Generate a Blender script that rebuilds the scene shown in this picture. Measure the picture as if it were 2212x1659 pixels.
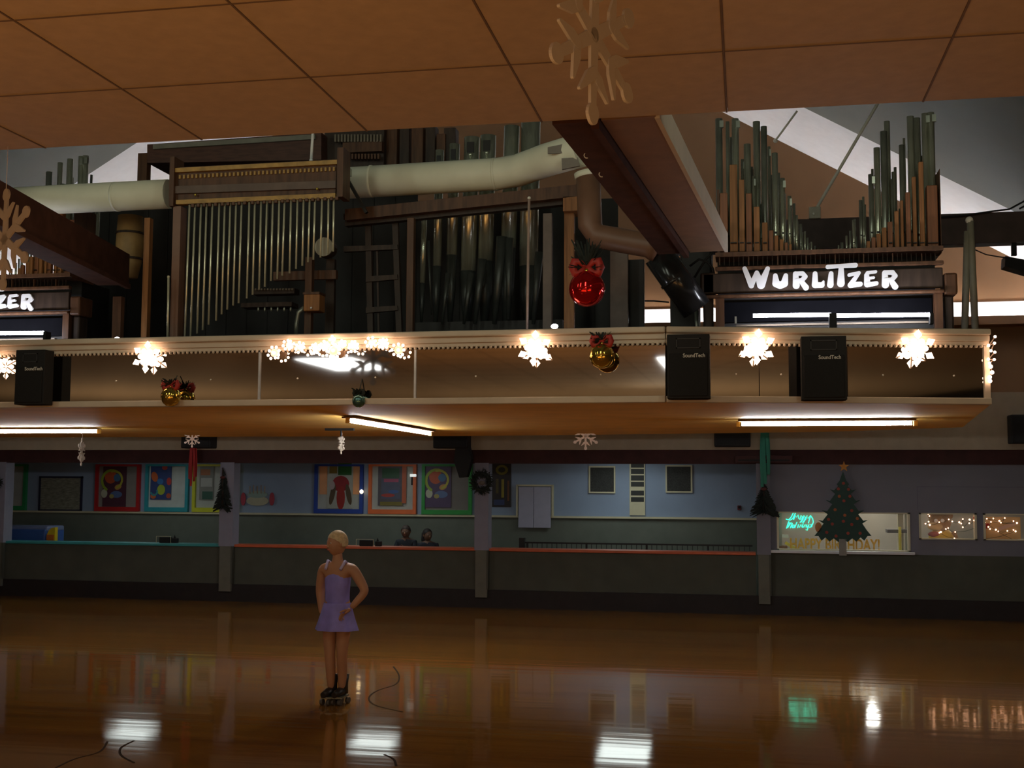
import bpy, math, random
from mathutils import Vector, Matrix
random.seed(7)
for o in list(bpy.data.objects): bpy.data.objects.remove(o, do_unlink=True)
SC = bpy.context.scene
COL = SC.collection
R = math.radians
# ------------------------------------------------------------------ camera
FPX, W, H = 2600.0, 2212.0, 1659.0
CAMZ, YAW, PITCH, ROLL = 2.2, 11.0, 4.74, 0.3
ROT = Matrix.Rotation(R(YAW), 3, 'Z') @ Matrix.Rotation(R(90 + PITCH), 3, 'X') @ Matrix.Rotation(R(ROLL), 3, 'Z')
cd = bpy.data.cameras.new('camera'); cam = bpy.data.objects.new('camera', cd); COL.objects.link(cam)
cd.sensor_fit = 'HORIZONTAL'; cd.sensor_width = 36; cd.lens = 36 * FPX / W; cd.clip_end = 200
cam.matrix_world = Matrix.Translation((0, 0, CAMZ)) @ ROT.to_4x4()
SC.camera = cam
# ------------------------------------------------------------------ world, added lamps out of view, exposure
wd = bpy.data.worlds.new('world'); SC.world = wd; wd.use_nodes = True
wd.node_tree.nodes['Background'].inputs[0].default_value = (1.0, .62, .34, 1)
wd.node_tree.nodes['Background'].inputs[1].default_value = .006
def area(name, loc, to, sx, sy, e, col):
    l = bpy.data.lights.new(name, 'AREA'); l.shape = 'RECTANGLE'; l.size = sx; l.size_y = sy; l.energy = e; l.color = col
    o = bpy.data.objects.new(name, l); COL.objects.link(o); o.location = loc
    o.rotation_euler = (Vector(to) - Vector(loc)).to_track_quat('-Z', 'Y').to_euler(); return o
WARM = (1.0, .47, .14)
SOFT = (1.0, .74, .46)
area('fill_uplight', (-3.6, 2.2, .8), (-3.6, 4.4, 4.4), 5.0, 1.6, 56, WARM)  # unseen fill lamp, added to warm the ceiling from below
area('fill_uplight', (2.4, 1.6, .8), (2.0, 3.8, 4.4), 3.6, 1.6, 35, WARM)
area('fill_uplight', (-4.0, -7.5, .8), (-4.0, -6.8, 4.4), 9.0, 2.5, 105, SOFT)  # rear fills added so the loft mirrors show a lit ceiling
area('fill_uplight', (-15.0, -6.0, .8), (-15.0, -5.5, 4.4), 6.0, 2.5, 110, SOFT)
area('fill_uplight', (6.5, -5.0, .8), (6.5, -4.5, 4.4), 4.0, 3.5, 110, SOFT)
area('fill_flood', (-1.5, -6.0, 3.4), (-2.5, 12.0, 3.2), 2.4, .7, 32, (1.0, .90, .72))  # unseen front fill, added to brighten the organ
for lx in (-8.2, -4.9, -1.6, 1.7): area('roof_fill', (lx, 5.4, 6.0), (lx, 13.0, 6.0), .45, 2.6, 32, (.93, 1.0, .80))  # unseen strips added above the ceiling, shaped to streak the pipes with highlights
SC.view_settings.view_transform = 'Standard'; SC.view_settings.look = 'None'
SC.view_settings.exposure = 0.0; SC.view_settings.gamma = 1.0; SC.view_settings.use_curve_mapping = False
# ------------------------------------------------------------------ helpers
def ray(px, py): return ROT @ Vector(((px - W/2) / FPX, -(py - H/2) / FPX, -1.0))
def P(px, py, Y):
    r = ray(px, py); return Vector((0, 0, CAMZ)) + r * (Y / r.y)
def PZ(px, py, z):
    r = ray(px, py); return Vector((0, 0, CAMZ)) + r * ((z - CAMZ) / r.z)
MATS = {}
def mat(name, rgb, rough=.6, metal=0., var=.15, scale=6., bump=0., emit=None, es=0., stretch=(1, 1, 1), coat=0., alpha=None, rgb2=None, spec=.5):
    if name in MATS: return MATS[name]
    m = bpy.data.materials.new(name); m.use_nodes = True; nt = m.node_tree; b = nt.nodes['Principled BSDF']
    b.inputs['Roughness'].default_value = rough; b.inputs['Metallic'].default_value = metal
    b.inputs['Specular IOR Level'].default_value = spec
    b.inputs['Coat Weight'].default_value = coat; b.inputs['Coat Roughness'].default_value = .06
    tc = nt.nodes.new('ShaderNodeTexCoord'); mp = nt.nodes.new('ShaderNodeMapping'); mp.inputs['Scale'].default_value = stretch
    nz = nt.nodes.new('ShaderNodeTexNoise'); nz.inputs['Scale'].default_value = scale; nz.inputs['Detail'].default_value = 4
    nt.links.new(tc.outputs['Object'], mp.inputs[0]); nt.links.new(mp.outputs[0], nz.inputs['Vector'])
    rp = nt.nodes.new('ShaderNodeValToRGB'); rp.color_ramp.elements[0].position = .3; rp.color_ramp.elements[1].position = .7
    lo = rgb2 or tuple(c * (1 - var) for c in rgb); hi = rgb if rgb2 else tuple(min(1, c * (1 + var)) for c in rgb)
    rp.color_ramp.elements[0].color = (*lo, 1); rp.color_ramp.elements[1].color = (*hi, 1)
    nt.links.new(nz.outputs['Fac'], rp.inputs[0]); nt.links.new(rp.outputs[0], b.inputs['Base Color'])
    if bump:
        bp = nt.nodes.new('ShaderNodeBump'); bp.inputs['Strength'].default_value = bump; bp.inputs['Distance'].default_value = .02
        nt.links.new(nz.outputs['Fac'], bp.inputs['Height']); nt.links.new(bp.outputs[0], b.inputs['Normal'])
    if emit: b.inputs['Emission Color'].default_value = (*emit, 1); b.inputs['Emission Strength'].default_value = es
    MATS[name] = m; return m
def glass(name, tint, tr=.85, rough=.03):
    if name in MATS: return MATS[name]
    m = bpy.data.materials.new(name); m.use_nodes = True; nt = m.node_tree; b = nt.nodes['Principled BSDF']
    b.inputs['Base Color'].default_value = (*tint, 1); b.inputs['Roughness'].default_value = rough
    t = nt.nodes.new('ShaderNodeBsdfTransparent'); mx = nt.nodes.new('ShaderNodeMixShader'); mx.inputs[0].default_value = tr
    out = nt.nodes['Material Output']
    nt.links.new(b.outputs[0], mx.inputs[1]); nt.links.new(t.outputs[0], mx.inputs[2]); nt.links.new(mx.outputs[0], out.inputs[0])
    MATS[name] = m; return m
WL = {}
class B:
    def __init__(s): s.v = []; s.f = []; s.s = []
    def add(s, vs, fs, sm=False):
        n = len(s.v); s.v += [Vector(v) for v in vs]; s.f += [tuple(i + n for i in f) for f in fs]
        s.s += ([sm] * len(fs) if isinstance(sm, bool) else sm); return s
    def box(s, a, b):
        (x0, y0, z0), (x1, y1, z1) = a, b
        x0, x1 = min(x0, x1), max(x0, x1); y0, y1 = min(y0, y1), max(y0, y1); z0, z1 = min(z0, z1), max(z0, z1)
        return s.add([(x0,y0,z0),(x1,y0,z0),(x1,y1,z0),(x0,y1,z0),(x0,y0,z1),(x1,y0,z1),(x1,y1,z1),(x0,y1,z1)],
                     [(0,3,2,1),(4,5,6,7),(0,1,5,4),(1,2,6,5),(2,3,7,6),(3,0,4,7)])
    def bar(s, a, b, w, h, up=(0, 0, 1)):          # oriented bar a->b; w sideways, h along up
        a, b = Vector(a), Vector(b); d = (b - a).normalized(); u = Vector(up)
        if abs(d.dot(u)) > .98: u = Vector((0, 1, 0))
        sd = d.cross(u).normalized(); u = sd.cross(d).normalized()
        vs = [p + sd * (i * w/2) + u * (j * h/2) for p in (a, b) for i, j in ((-1,-1),(1,-1),(1,1),(-1,1))]
        return s.add(vs, [(0,1,2,3),(4,7,6,5),(0,4,5,1),(1,5,6,2),(2,6,7,3),(3,7,4,0)])
    def prism(s, pts, off):                         # planar outline (3D points) pushed by off
        n = len(pts); off = Vector(off); pts = [Vector(p) for p in pts]
        return s.add(pts + [p + off for p in pts], [tuple(range(n)), tuple(range(2*n-1, n-1, -1))] +
                     [((i+1) % n, i, n+i, n+(i+1) % n) for i in range(n)])
    def tube(s, path, r, n=10, cap=True):
        path = [Vector(p) for p in path]; rs = r if isinstance(r, (list, tuple)) else [r]*len(path)
        vs = []; ref = None
        for i, p in enumerate(path):
            d = (path[min(i+1, len(path)-1)] - path[max(i-1, 0)]).normalized()
            if ref is None:
                ref = d.cross(Vector((0, 0, 1)));
                if ref.length < .05: ref = d.cross(Vector((0, 1, 0)))
            ref = (ref - d * ref.dot(d)).normalized(); q = d.cross(ref)
            k = 1.0
            if 0 < i < len(path)-1:
                d1 = (p - path[i-1]).normalized(); d2 = (path[i+1] - p).normalized(); k = 1 / max(.6, math.cos(d1.angle(d2, 0)/2))
            vs += [p + (ref * math.cos(2*math.pi*j/n) + q * math.sin(2*math.pi*j/n)) * rs[i] * (k if False else 1) for j in range(n)]
        fs = [(i*n+j, i*n+(j+1) % n, (i+1)*n+(j+1) % n, (i+1)*n+j) for i in range(len(path)-1) for j in range(n)]; sm = [True]*len(fs)
        if cap: fs += [tuple(range(n-1, -1, -1)), tuple((len(path)-1)*n+j for j in range(n))]; sm += [False, False]
        return s.add(vs, fs, sm)
    def ball(s, c, r, n=12, m=8, sc=(1, 1, 1), z0=0., z1=1.):
        vs = []; c = Vector(c)
        for i in range(m+1):
            t = math.pi * (z0 + (z1-z0) * i / m)
            for j in range(n):
                a = 2*math.pi*j/n
                vs.append(c + Vector((r*sc[0]*math.sin(t)*math.cos(a), r*sc[1]*math.sin(t)*math.sin(a), r*sc[2]*math.cos(t))))
        return s.add(vs, [(i*n+j, (i+1)*n+j, (i+1)*n+(j+1) % n, i*n+(j+1) % n) for i in range(m) for j in range(n)], True)
    def lathe(s, c, prof, n=16):
        vs = []; c = Vector(c)
        for (r, z) in prof: vs += [c + Vector((r*math.cos(2*math.pi*j/n), r*math.sin(2*math.pi*j/n), z)) for j in range(n)]
        fs = [(i*n+j, i*n+(j+1) % n, (i+1)*n+(j+1) % n, (i+1)*n+j) for i in range(len(prof)-1) for j in range(n)]
        return s.add(vs, fs, True)
    def disc(s, c, r, t=.01, n=14, sx=1., sz=1., rot=0.):     # flat disc facing -Y, thickness t
        c = Vector(c); ca, sa = math.cos(rot), math.sin(rot)
        pts = []
        for j in range(n):
            a = -2*math.pi*j/n; x, z = r*sx*math.cos(a), r*sz*math.sin(a)
            pts.append(c + Vector((x*ca - z*sa, 0, x*sa + z*ca)))
        return s.prism(pts, (0, t, 0))
    def stroke(s, pts, t=.02, n=10, axis=(0, 1, 0)):           # tapered round-ended ribbon [(Vector, r)], extruded along axis
        ax = Vector(axis)
        for (a, ra), (b, rb) in zip(pts, pts[1:]):
            s.k = getattr(s, 'k', 0) + 1; off_ = ax * (-.0009 * s.k)
            a, b = Vector(a) + off_, Vector(b) + off_; d = (b - a); L = d.length
            if L < 1e-6: continue
            d /= L; q = d.cross(ax).normalized(); o = []
            for j in range(n+1):
                th = math.pi/2 + math.pi*j/n; o.append(a + (d*math.cos(th) + q*math.sin(th))*ra)
            for j in range(n+1):
                th = -math.pi/2 + math.pi*j/n; o.append(b + (d*math.cos(th) + q*math.sin(th))*rb)
            s.prism(o, ax * t)
        return s
def rawmesh(name, vs, fs, sm, m):
    me = bpy.data.meshes.new(name); me.from_pydata([tuple(v) for v in vs], [], fs); me.update()
    if sm: me.polygons.foreach_set('use_smooth', sm)
    me.materials.append(m); return me
def obj(name, b, m, parent=None, bevel=0., fixn=True):
    lo = Vector((min(v[i] for v in b.v) for i in range(3))); hi = Vector((max(v[i] for v in b.v) for i in range(3)))
    c = Vector(((lo.x+hi.x)/2, (lo.y+hi.y)/2, lo.z))
    me = rawmesh(name, [v - c for v in b.v], b.f, b.s, m)
    if fixn:
        import bmesh
        bm = bmesh.new(); bm.from_mesh(me); bmesh.ops.recalc_face_normals(bm, faces=bm.faces); bm.to_mesh(me); bm.free()
    o = bpy.data.objects.new(name, me); COL.objects.link(o); WL[o.name] = c
    if parent: o.parent = parent; o.location = c - WL[parent.name]
    else: o.location = c
    if bevel:
        bv = o.modifiers.new('bevel', 'BEVEL'); bv.width = bevel; bv.segments = 2; bv.limit_method = 'ANGLE'
    return o
def tag(o, label=None, cat=None, group=None, kind=None):
    if label: o['label'] = label
    if cat: o['category'] = cat
    if group: o['group'] = group
    if kind: o['kind'] = kind
    return o
def thing(name, label, cat, loc, group=None):
    o = bpy.data.objects.new(name, None); COL.objects.link(o); o.location = loc; WL[o.name] = Vector(loc); o.empty_display_size = .1
    return tag(o, label, cat, group)
def struct(name, b, m, label=None, bevel=0.): return tag(obj(name, b, m, None, bevel), label, None, None, 'structure')
def textobj(name, s, m, parent, origin, size, extrude=.006, align='CENTER', shear=0., wid=None, rotz=0.):
    c = bpy.data.curves.new(name, 'FONT'); c.body = s; c.size = size; c.extrude = extrude; c.align_x = align; c.shear = shear; c.offset = size*(.03 if s.startswith('HAPPY') else .012)
    t = bpy.data.objects.new('tmp', c); COL.objects.link(t)
    dg = bpy.context.evaluated_depsgraph_get(); me = bpy.data.meshes.new_from_object(t.evaluated_get(dg))
    bpy.data.objects.remove(t, do_unlink=True); bpy.data.curves.remove(c)
    k = 1.
    if wid: xs = [v.co.x for v in me.vertices]; k = wid / (max(xs) - min(xs))
    me.transform(Matrix.Rotation(rotz, 4, 'Z') @ Matrix.Rotation(R(90), 4, 'X') @ Matrix.Diagonal((k, 1, 1, 1)))
    me.materials.clear(); me.materials.append(m); me.name = name
    o = bpy.data.objects.new(name, me); COL.objects.link(o); WL[o.name] = Vector(origin); o.parent = parent
    o.location = Vector(origin) - (WL[parent.name] if parent else Vector()); return o
# ------------------------------------------------------------------ materials
m_ceil = mat('ceiling_tile_tan', (.50, .37, .25), .75, var=.08, scale=9, bump=.15)
m_backing = mat('dark_backing', (.05, .035, .025), .8)
m_wood = mat('brown_stained_wood', (.10, .045, .022), .45, var=.35, scale=5, stretch=(4, 4, .5), spec=.3)
m_wood2 = mat('amber_pipe_wood', (.30, .13, .045), .5, var=.3, scale=6, stretch=(6, 6, .4), spec=.3)
m_woodd = mat('dark_walnut', (.045, .028, .02), .5, var=.35, scale=5, stretch=(4, 4, .6), spec=.3)
m_blackw = mat('black_stained_wood', (.012, .010, .009), .6, var=.3)
m_gold = mat('gold_painted_rail', (.42, .24, .05), .45, var=.25, scale=14)
m_pipe = mat('zinc_pipe', (.58, .60, .48), .24, .78, var=.25, scale=5, stretch=(3, 3, .7))
m_piped = mat('dark_lead_pipe', (.30, .32, .27), .28, .7, var=.3, scale=5, stretch=(3, 3, .7))
m_chime = mat('brushed_chime_steel', (.80, .77, .56), .26, .5, var=.12)
m_duct = mat('cream_painted_duct', (.84, .83, .66), .55, var=.06, scale=3)
m_bduct = mat('brown_painted_duct', (.20, .10, .06), .45, var=.15, scale=3)
m_kduct = mat('glossy_black_duct', (.02, .021, .022), .18, var=.2)
m_black = mat('speaker_black', (.008, .008, .009), .75, var=.2, scale=40)
m_grille = mat('speaker_grille_cloth', (.009, .009, .010), .85, var=.3, scale=120)
m_mirror = mat('aged_mirror', (.50, .49, .46), .035, 1.0, var=.10, scale=1.6)
m_cream = mat('cream_moulding', (.62, .52, .40), .5, var=.06)
m_soffit = mat('ochre_soffit_board', (.86, .50, .085), .65, var=.08, scale=2)
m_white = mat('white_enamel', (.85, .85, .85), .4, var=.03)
m_tube = mat('fluorescent_tube', (1, 1, 1), .3, emit=(.95, .97, 1.0), es=84.)
m_cove = mat('cove_tube', (1, 1, 1), .3, emit=(.90, .95, 1.0), es=85.)
m_signtube = mat('sign_tube', (1, 1, 1), .3, emit=(.88, .90, 1.0), es=60.)
m_troff = mat('troffer_diffuser', (1, 1, 1), .3, emit=(.86, .96, .92), es=4.2)
m_bulb = mat('warm_bulb', (1, 1, 1), .3, emit=(1.0, .62, .42), es=11.)
m_mini = mat('mini_bulb', (1, 1, 1), .3, emit=(1.0, .50, .28), es=7.)
m_flake = mat('white_foam_flake', (.56, .50, .42), .6, var=.05)
m_dimflake = mat('clear_plastic_flake', (.70, .52, .40), .3, var=.05)
m_red = mat('red_glass_ball', (.62, .012, .012), .10, .75, var=.1)
m_goldb = mat('gold_glass_ball', (.62, .42, .08), .12, .9, var=.1)
m_teal = mat('teal_glass_ball', (.10, .22, .20), .15, .7, var=.1)
m_ribbon = mat('red_ribbon', (.42, .03, .02), .6, var=.3, scale=20)
m_fir = mat('dark_fir_garland', (.012, .018, .014), .8, var=.5, scale=30)
m_header = mat('beige_wall_paint', (.25, .130, .058), .7, var=.06, scale=1.5)
m_maroon = mat('maroon_valance', (.055, .016, .016), .8, var=.2)
m_blue = mat('lavender_blue_wall', (.28, .36, .50), .7, var=.05, scale=2)
m_lav = mat('lavender_grey_wall', (.20, .20, .25), .7, var=.05, scale=2)
m_sage = mat('sage_grey_wall', (.15, .17, .14), .8, var=.08, scale=4)
m_half = mat('grey_carpeted_wall', (.085, .09, .07), .85, var=.10, scale=3)
m_base = mat('black_kick_board', (.018, .013, .013), .7, var=.2)
m_ledge = mat('cream_ledge', (.62, .58, .40), .6, var=.05)
m_roofg = mat('grey_roof_panel', (.135, .14, .115), .75, var=.06, scale=1)
m_roofw = mat('white_roof_strip', (.85, .85, .86), .6, var=.03)
m_rod = mat('galvanised_rod', (.85, .82, .72), .5, .0)
m_seat = mat('floor_carpet', (.05, .045, .045), .9)
m_skin = mat('skin', (.46, .24, .14), .55, var=.08)
def pm(name, rgb, rough=.6): return mat(name, rgb, rough, var=.08)
# rink floor: varnished maple strips
m_floor = bpy.data.materials.new('varnished_maple'); m_floor.use_nodes = True
nt = m_floor.node_tree; b_ = nt.nodes['Principled BSDF']; tc = nt.nodes.new('ShaderNodeTexCoord')
mp = nt.nodes.new('ShaderNodeMapping'); mp.inputs['Scale'].default_value = (.12, 1.6, 1); nt.links.new(tc.outputs['Object'], mp.inputs[0])
nz = nt.nodes.new('ShaderNodeTexNoise'); nz.inputs['Scale'].default_value = 3.; nz.inputs['Detail'].default_value = 6; nt.links.new(mp.outputs[0], nz.inputs['Vector'])
rp = nt.nodes.new('ShaderNodeValToRGB'); rp.color_ramp.elements[0].position = .3; rp.color_ramp.elements[1].position = .72
rp.color_ramp.elements[0].color = (.20, .083, .014, 1); rp.color_ramp.elements[1].color = (.31, .142, .020, 1)
nt.links.new(nz.outputs['Fac'], rp.inputs[0]); nt.links.new(rp.outputs[0], b_.inputs['Base Color'])
b_.inputs['Roughness'].default_value = .07; b_.inputs['IOR'].default_value = 1.5
mp2 = nt.nodes.new('ShaderNodeMapping'); mp2.inputs['Scale'].default_value = (.35, 3.2, 1); nt.links.new(tc.outputs['Object'], mp2.inputs[0])
nz2 = nt.nodes.new('ShaderNodeTexNoise'); nz2.inputs['Scale'].default_value = 1.3; nz2.inputs['Detail'].default_value = 2; nt.links.new(mp2.outputs[0], nz2.inputs['Vector'])
bp = nt.nodes.new('ShaderNodeBump'); bp.inputs['Strength'].default_value = .05; bp.inputs['Distance'].default_value = .03
nt.links.new(nz2.outputs['Fac'], bp.inputs['Height']); nt.links.new(bp.outputs[0], b_.inputs['Normal'])
# ------------------------------------------------------------------ the shell
YW, YB = 21.2, 24.5           # rink wall plane, far wall of the seating area
fl = struct('floor', B().box((-20, -8, -.1), (10, YW + .3, 0)), m_floor, 'glossy amber maple skating floor')
def floor_line(pts, w=.009):
    b = B(); ps = [PZ(x, y, .0) for x, y in pts]; q = []
    for i in range(len(ps)-1):                      # Catmull-Rom through the points
        p0, p1, p2, p3 = ps[max(i-1, 0)], ps[i], ps[i+1], ps[min(i+2, len(ps)-1)]
        for k in range(8):
            t = k/8; q.append(.5*((2*p1) + (p2-p0)*t + (2*p0-5*p1+4*p2-p3)*t*t + (3*p1-p0-3*p2+p3)*t**3))
    q.append(ps[-1]); L = []; Rr = []
    for i, p in enumerate(q):
        d = (q[min(i+1, len(q)-1)] - q[max(i-1, 0)]).normalized(); s = Vector((-d.y, d.x, 0))*w
        L.append(p + s); Rr.append(p - s)
    for i in range(len(q)-1): b.prism([L[i] + Vector((0,0,.001)), L[i+1] + Vector((0,0,.001)), Rr[i+1] + Vector((0,0,.001)), Rr[i] + Vector((0,0,.001))], (0, 0, .001))
    return obj('painted_line', b, mat('faded_line_paint', (.05, .035, .025), .9, spec=.05), fl)
floor_line([(850, 1440), (862, 1460), (855, 1478), (815, 1492), (797, 1508), (812, 1524), (870, 1538)])
floor_line([(120, 1659), (160, 1640), (215, 1624), (232, 1602)])
floor_line([(290, 1600), (262, 1615), (262, 1632), (290, 1648)])
floor_line([(830, 1630), (850, 1640), (856, 1655)])
struct('floor_seating', B().box((-24, YW + .3, -.1), (10, 29.4, .0)), m_seat, 'dark carpet of the raised seating area')
# drop ceiling above the photographer: backing slab with separate square panels
CZ = 4.4
cl = struct('ceiling', B().box((-8.95, -6.2, CZ + .02), (5.45, 7.06, CZ + .10)), m_backing, 'tan dropped ceiling of large square panels')
xs = [-.09 + 1.11 * k for k in range(-8, 6)]; ys = [7.08 - 1.02 * k for k in range(0, 14)]
for gx in xs[1:-1]: obj('grid_bar', B().box((gx - .005, ys[-1], CZ - .004), (gx + .005, ys[0], CZ + .002)), mat('brown_grid_bar', (.17, .11, .07), .8), cl)
for gy in ys[1:-1]: obj('grid_bar', B().box((xs[0], gy - .006, CZ - .003), (xs[-1], gy + .006, CZ + .003)), MATS['brown_grid_bar'], cl)
pmesh = {}
for i in range(len(xs)-1):
    for j in range(len(ys)-1):
        if 'p' not in pmesh:
            o = obj('ceiling_panel', B().box((xs[i]+.006, ys[j+1]+.006, CZ), (xs[i+1]-.006, ys[j]-.006, CZ+.02)), m_ceil, cl); pmesh['p'] = o
        else:
            o = pmesh['p'].copy(); COL.objects.link(o); o.parent = cl
            c = Vector(((xs[i]+xs[i+1])/2, (ys[j]+ys[j+1])/2, CZ)); WL[o.name] = c; o.location = c - WL[cl.name]
struct('ceiling_rear', B().box((-24, -15, CZ), (-8.95, 7.08, CZ + .1)).box((5.45, -15, CZ), (12, 7.08, CZ + .1)).box((-8.95, -15, CZ), (5.45, -6.2, CZ + .1)), m_ceil, 'tan ceiling beyond the square panels')
struct('wall_front', B().box((-24, -15.2, 0), (12, -15, CZ)), m_header, 'beige hall wall behind the photographer')
# half wall of the rink with kick board
struct('wall_rink', B().box((-20, YW, 0), (.15, YW + .16, 1.0)), m_half, 'grey carpeted half wall around the rink')
struct('baseboard_rink', B().box((-20, YW - .05, 0), (7, YW, .32)), m_base, 'black kick board along the rink floor')
c1 = tag(obj('counter', B().box((-20, YW - .04, 1.0), (P(478, 1185, YW).x, YW + .34, 1.05)), pm('turquoise_laminate', (.06, .36, .38), .4), bevel=.01), 'turquoise counter top on the half wall', 'counter')
c2 = tag(obj('counter', B().box((P(496, 1185, YW).x, YW - .04, 1.0), (.15, YW + .34, 1.05)), pm('orange_red_laminate', (.62, .13, .05), .4), bevel=.01), 'orange-red counter top on the half wall', 'counter')
# wall behind the seats: sage below, ledge, blue above
zl = 1.53
struct('wall_back', B().box((-24, YB, 0), (.6, YB + .15, zl)), m_sage, 'sage grey lower wall behind the seats')
struct('wall_back_upper', B().box((-24, YB + .005, zl), (.6, YB + .15, 2.9)), m_blue, 'lavender blue upper wall behind the seats')
struct('trim_1', B().box((-24, YB - .06, zl - .02), (.6, YB, zl + .02)), m_ledge, 'thin cream ledge along the blue wall')
struct('ceiling_seating', B().box((-24, YW, 2.85), (9, 29.4, 2.95)), m_header, 'low ceiling over the seating area')
# valance and the tall wall above it with gable top
struct('trim_2', B().box((-24, YW - .12, 2.56), (7, YW + .05, 2.80)), m_maroon, 'dark maroon valance beam')
A, Bp = P(1600, 262, 21.0), P(2212, 570, 21.0); s1 = (Bp.z - A.z) / (Bp.x - A.x)
C = P(200, 371, 18.2) + Vector((0, 0, .14)); s2 = -s1
xr = (C.z - A.z + s1*A.x - s2*C.x) / (s1 - s2); zr = A.z + s1*(xr - A.x)
YH = 21.0
def roofz(x): return min(A.z + s1*(x - A.x), C.z + s2*(x - C.x))
gb = B().prism([(-17.4, YH, 2.80), (7, YH, 2.80), (7, YH, roofz(7)), (xr, YH, zr), (-17.4, YH, roofz(-17.4))], (0, .2, 0))
struct('wall_upper', gb, m_header, 'tall beige end wall behind the organ loft')
struct('wall_low_part', B().box((-17.4, YH - .02, 2.80), (7, YH, 3.75)), mat('pale_wall_band', (.34, .27, .19), .7, var=.06), 'paler beige low part of the end wall above the valance')  # same wall as above, given a separate paler colour here
def roofstrip(name, x0, x1, y0, y1, dz, m, label):
    return struct(name, B().prism([(x0, y0, roofz(x0)+dz), (x1, y0, roofz(x1)+dz), (x1, y1, roofz(x1)+dz), (x0, y1, roofz(x0)+dz)], (0, 0, .12)), m, label)
roofstrip('ceiling_strip_1', xr, 7, 18.2, YH + .2, 0, m_roofw, 'white sloping roof strip at the gable wall beside the tall pipes')
roofstrip('ceiling_strip_2', -17.4, xr, 18.2, YH + .2, 0, m_roofw, 'white sloping roof strip at the gable wall behind the cream duct')
rg1 = roofstrip('ceiling_roof_1', xr, 7, 6.0, 18.2, -.14, m_roofg, 'grey sloping roof boards above the sign organ case')
rg2 = roofstrip('ceiling_roof_2', -17.4, xr, 6.0, 18.2, -.14, m_roofg, 'grey sloping roof boards above the cream duct')
# cove ledge with tubes on the end wall
zc = 4.96
cv = thing('cove_light', 'long white cove light glowing up the beige end wall', 'light', (-3, YH - .3, zc - .12))
obj('ledge', B().box((-14.5, YH - .32, zc - .12), (6.5, YH, zc - .08)), m_header, cv)
obj('lip', B().box((-14.5, YH - .34, zc - .12), (6.5, YH - .32, zc + .02)), m_header, cv)
obj('tube_or_glow_board', B().box((-14.5, YH - .015, zc - .08), (6.5, YH, zc + .30)), m_white, cv)  # white board added to put the cove's glow into the wall colour
x = -14.3
while x < 6: obj('tube', B().tube([(x, YH - .11, zc - .04), (x + 1.7, YH - .11, zc - .04)], .02, 8), m_cove, cv); x += 1.85
# ------------------------------------------------------------------ lavender wall with the lit party-room windows
wz0, wz1 = 1.10, 1.75
xa0, xa1 = P(1678, 1150, YW).x, P(1966, 1150, YW).x
xb0, xb1, xc0 = P(1985, 1140, YW).x, P(2110, 1140, YW).x, P(2124, 1140, YW).x
wl_ = B().box((.405, YW, 0), (7, YW + .14, 1.06)).box((.405, YW, wz1), (7, YW + .14, 2.9)).box((.405, YW, 1.06), (xa0, YW + .14, wz1))
wl_.box((xa1, YW, 1.06), (xb0, YW + .14, wz1)).box((xb0, YW, 1.06), (7, YW + .14, 1.31)).box((xb1, YW, 1.31), (xc0, YW + .14, wz1)).box((5.6, YW, 1.31), (7, YW + .14, wz1))
struct('wall_party', wl_, m_lav, 'lavender grey wall with low lit windows')
obj('panel_face', B().box((.405, YW - .012, .32), (7, YW, 1.05)), m_half, bpy.data.objects['wall_party'])
pj = B(); pj.box((P(1980, 1045, YW).x, YW - .006, 2.18), (7, YW, 2.195)).box((P(1980, 1045, YW).x, YW - .006, 1.8), (P(1980, 1045, YW).x + .012, YW, 2.19))
obj('panel_joint', pj, pm('lavender_joint', (.16, .15, .21)), bpy.data.objects['wall_party'])
m_cframe = mat('cream_window_frame', (.72, .68, .50), .5, var=.05)
m_wsill = mat('white_window_sill', (.75, .78, .85), .35, var=.03)
m_pane = glass('clear_pane', (.9, .95, .95), .93)
def window(name, x0, x1, z0, z1, label, sill=True):
    f = B(); t = .035
    f.box((x0, YW - .02, z0), (x0+t, YW + .12, z1)).box((x1-t, YW - .02, z0), (x1, YW + .12, z1)).box((x0, YW - .02, z1-t*.6), (x1, YW + .12, z1)).box((x0, YW - .02, z0), (x1, YW + .12, z0 + t*.6))
    w = struct(name, f, m_cframe, label)
    obj('pane', B().box((x0+t, YW + .06, z0+t*.6), (x1-t, YW + .066, z1-t*.6)), m_pane, w)
    if sill: obj('sill', B().box((x0 - .12, YW - .10, z0 - .05), (x1 + .06, YW, z0)), m_wsill, w, bevel=.008)
window('window_1', xa0, xa1, wz0, wz1, 'wide lit party-room window behind the cut-out fir tree')
window('window_2', xb0, xb1, 1.31, wz1, 'small lit window with the plush bear', False)
window('window_3', xc0, 5.6, 1.31, wz1, 'small lit window with the tan board', False)
struct('wall_party_back', B().box((.6, 29.2, 0), (9, 29.35, 2.95)), mat('party_room_wall', (.55, .50, .40), .7, var=.05), 'cream back wall of the party room')
struct('wall_party_side', B().box((.46, YW + .34, 0), (.6, 29.35, 2.95)), mat('party_room_side', (.42, .42, .38), .7, var=.05), 'grey side wall of the party room')
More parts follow.
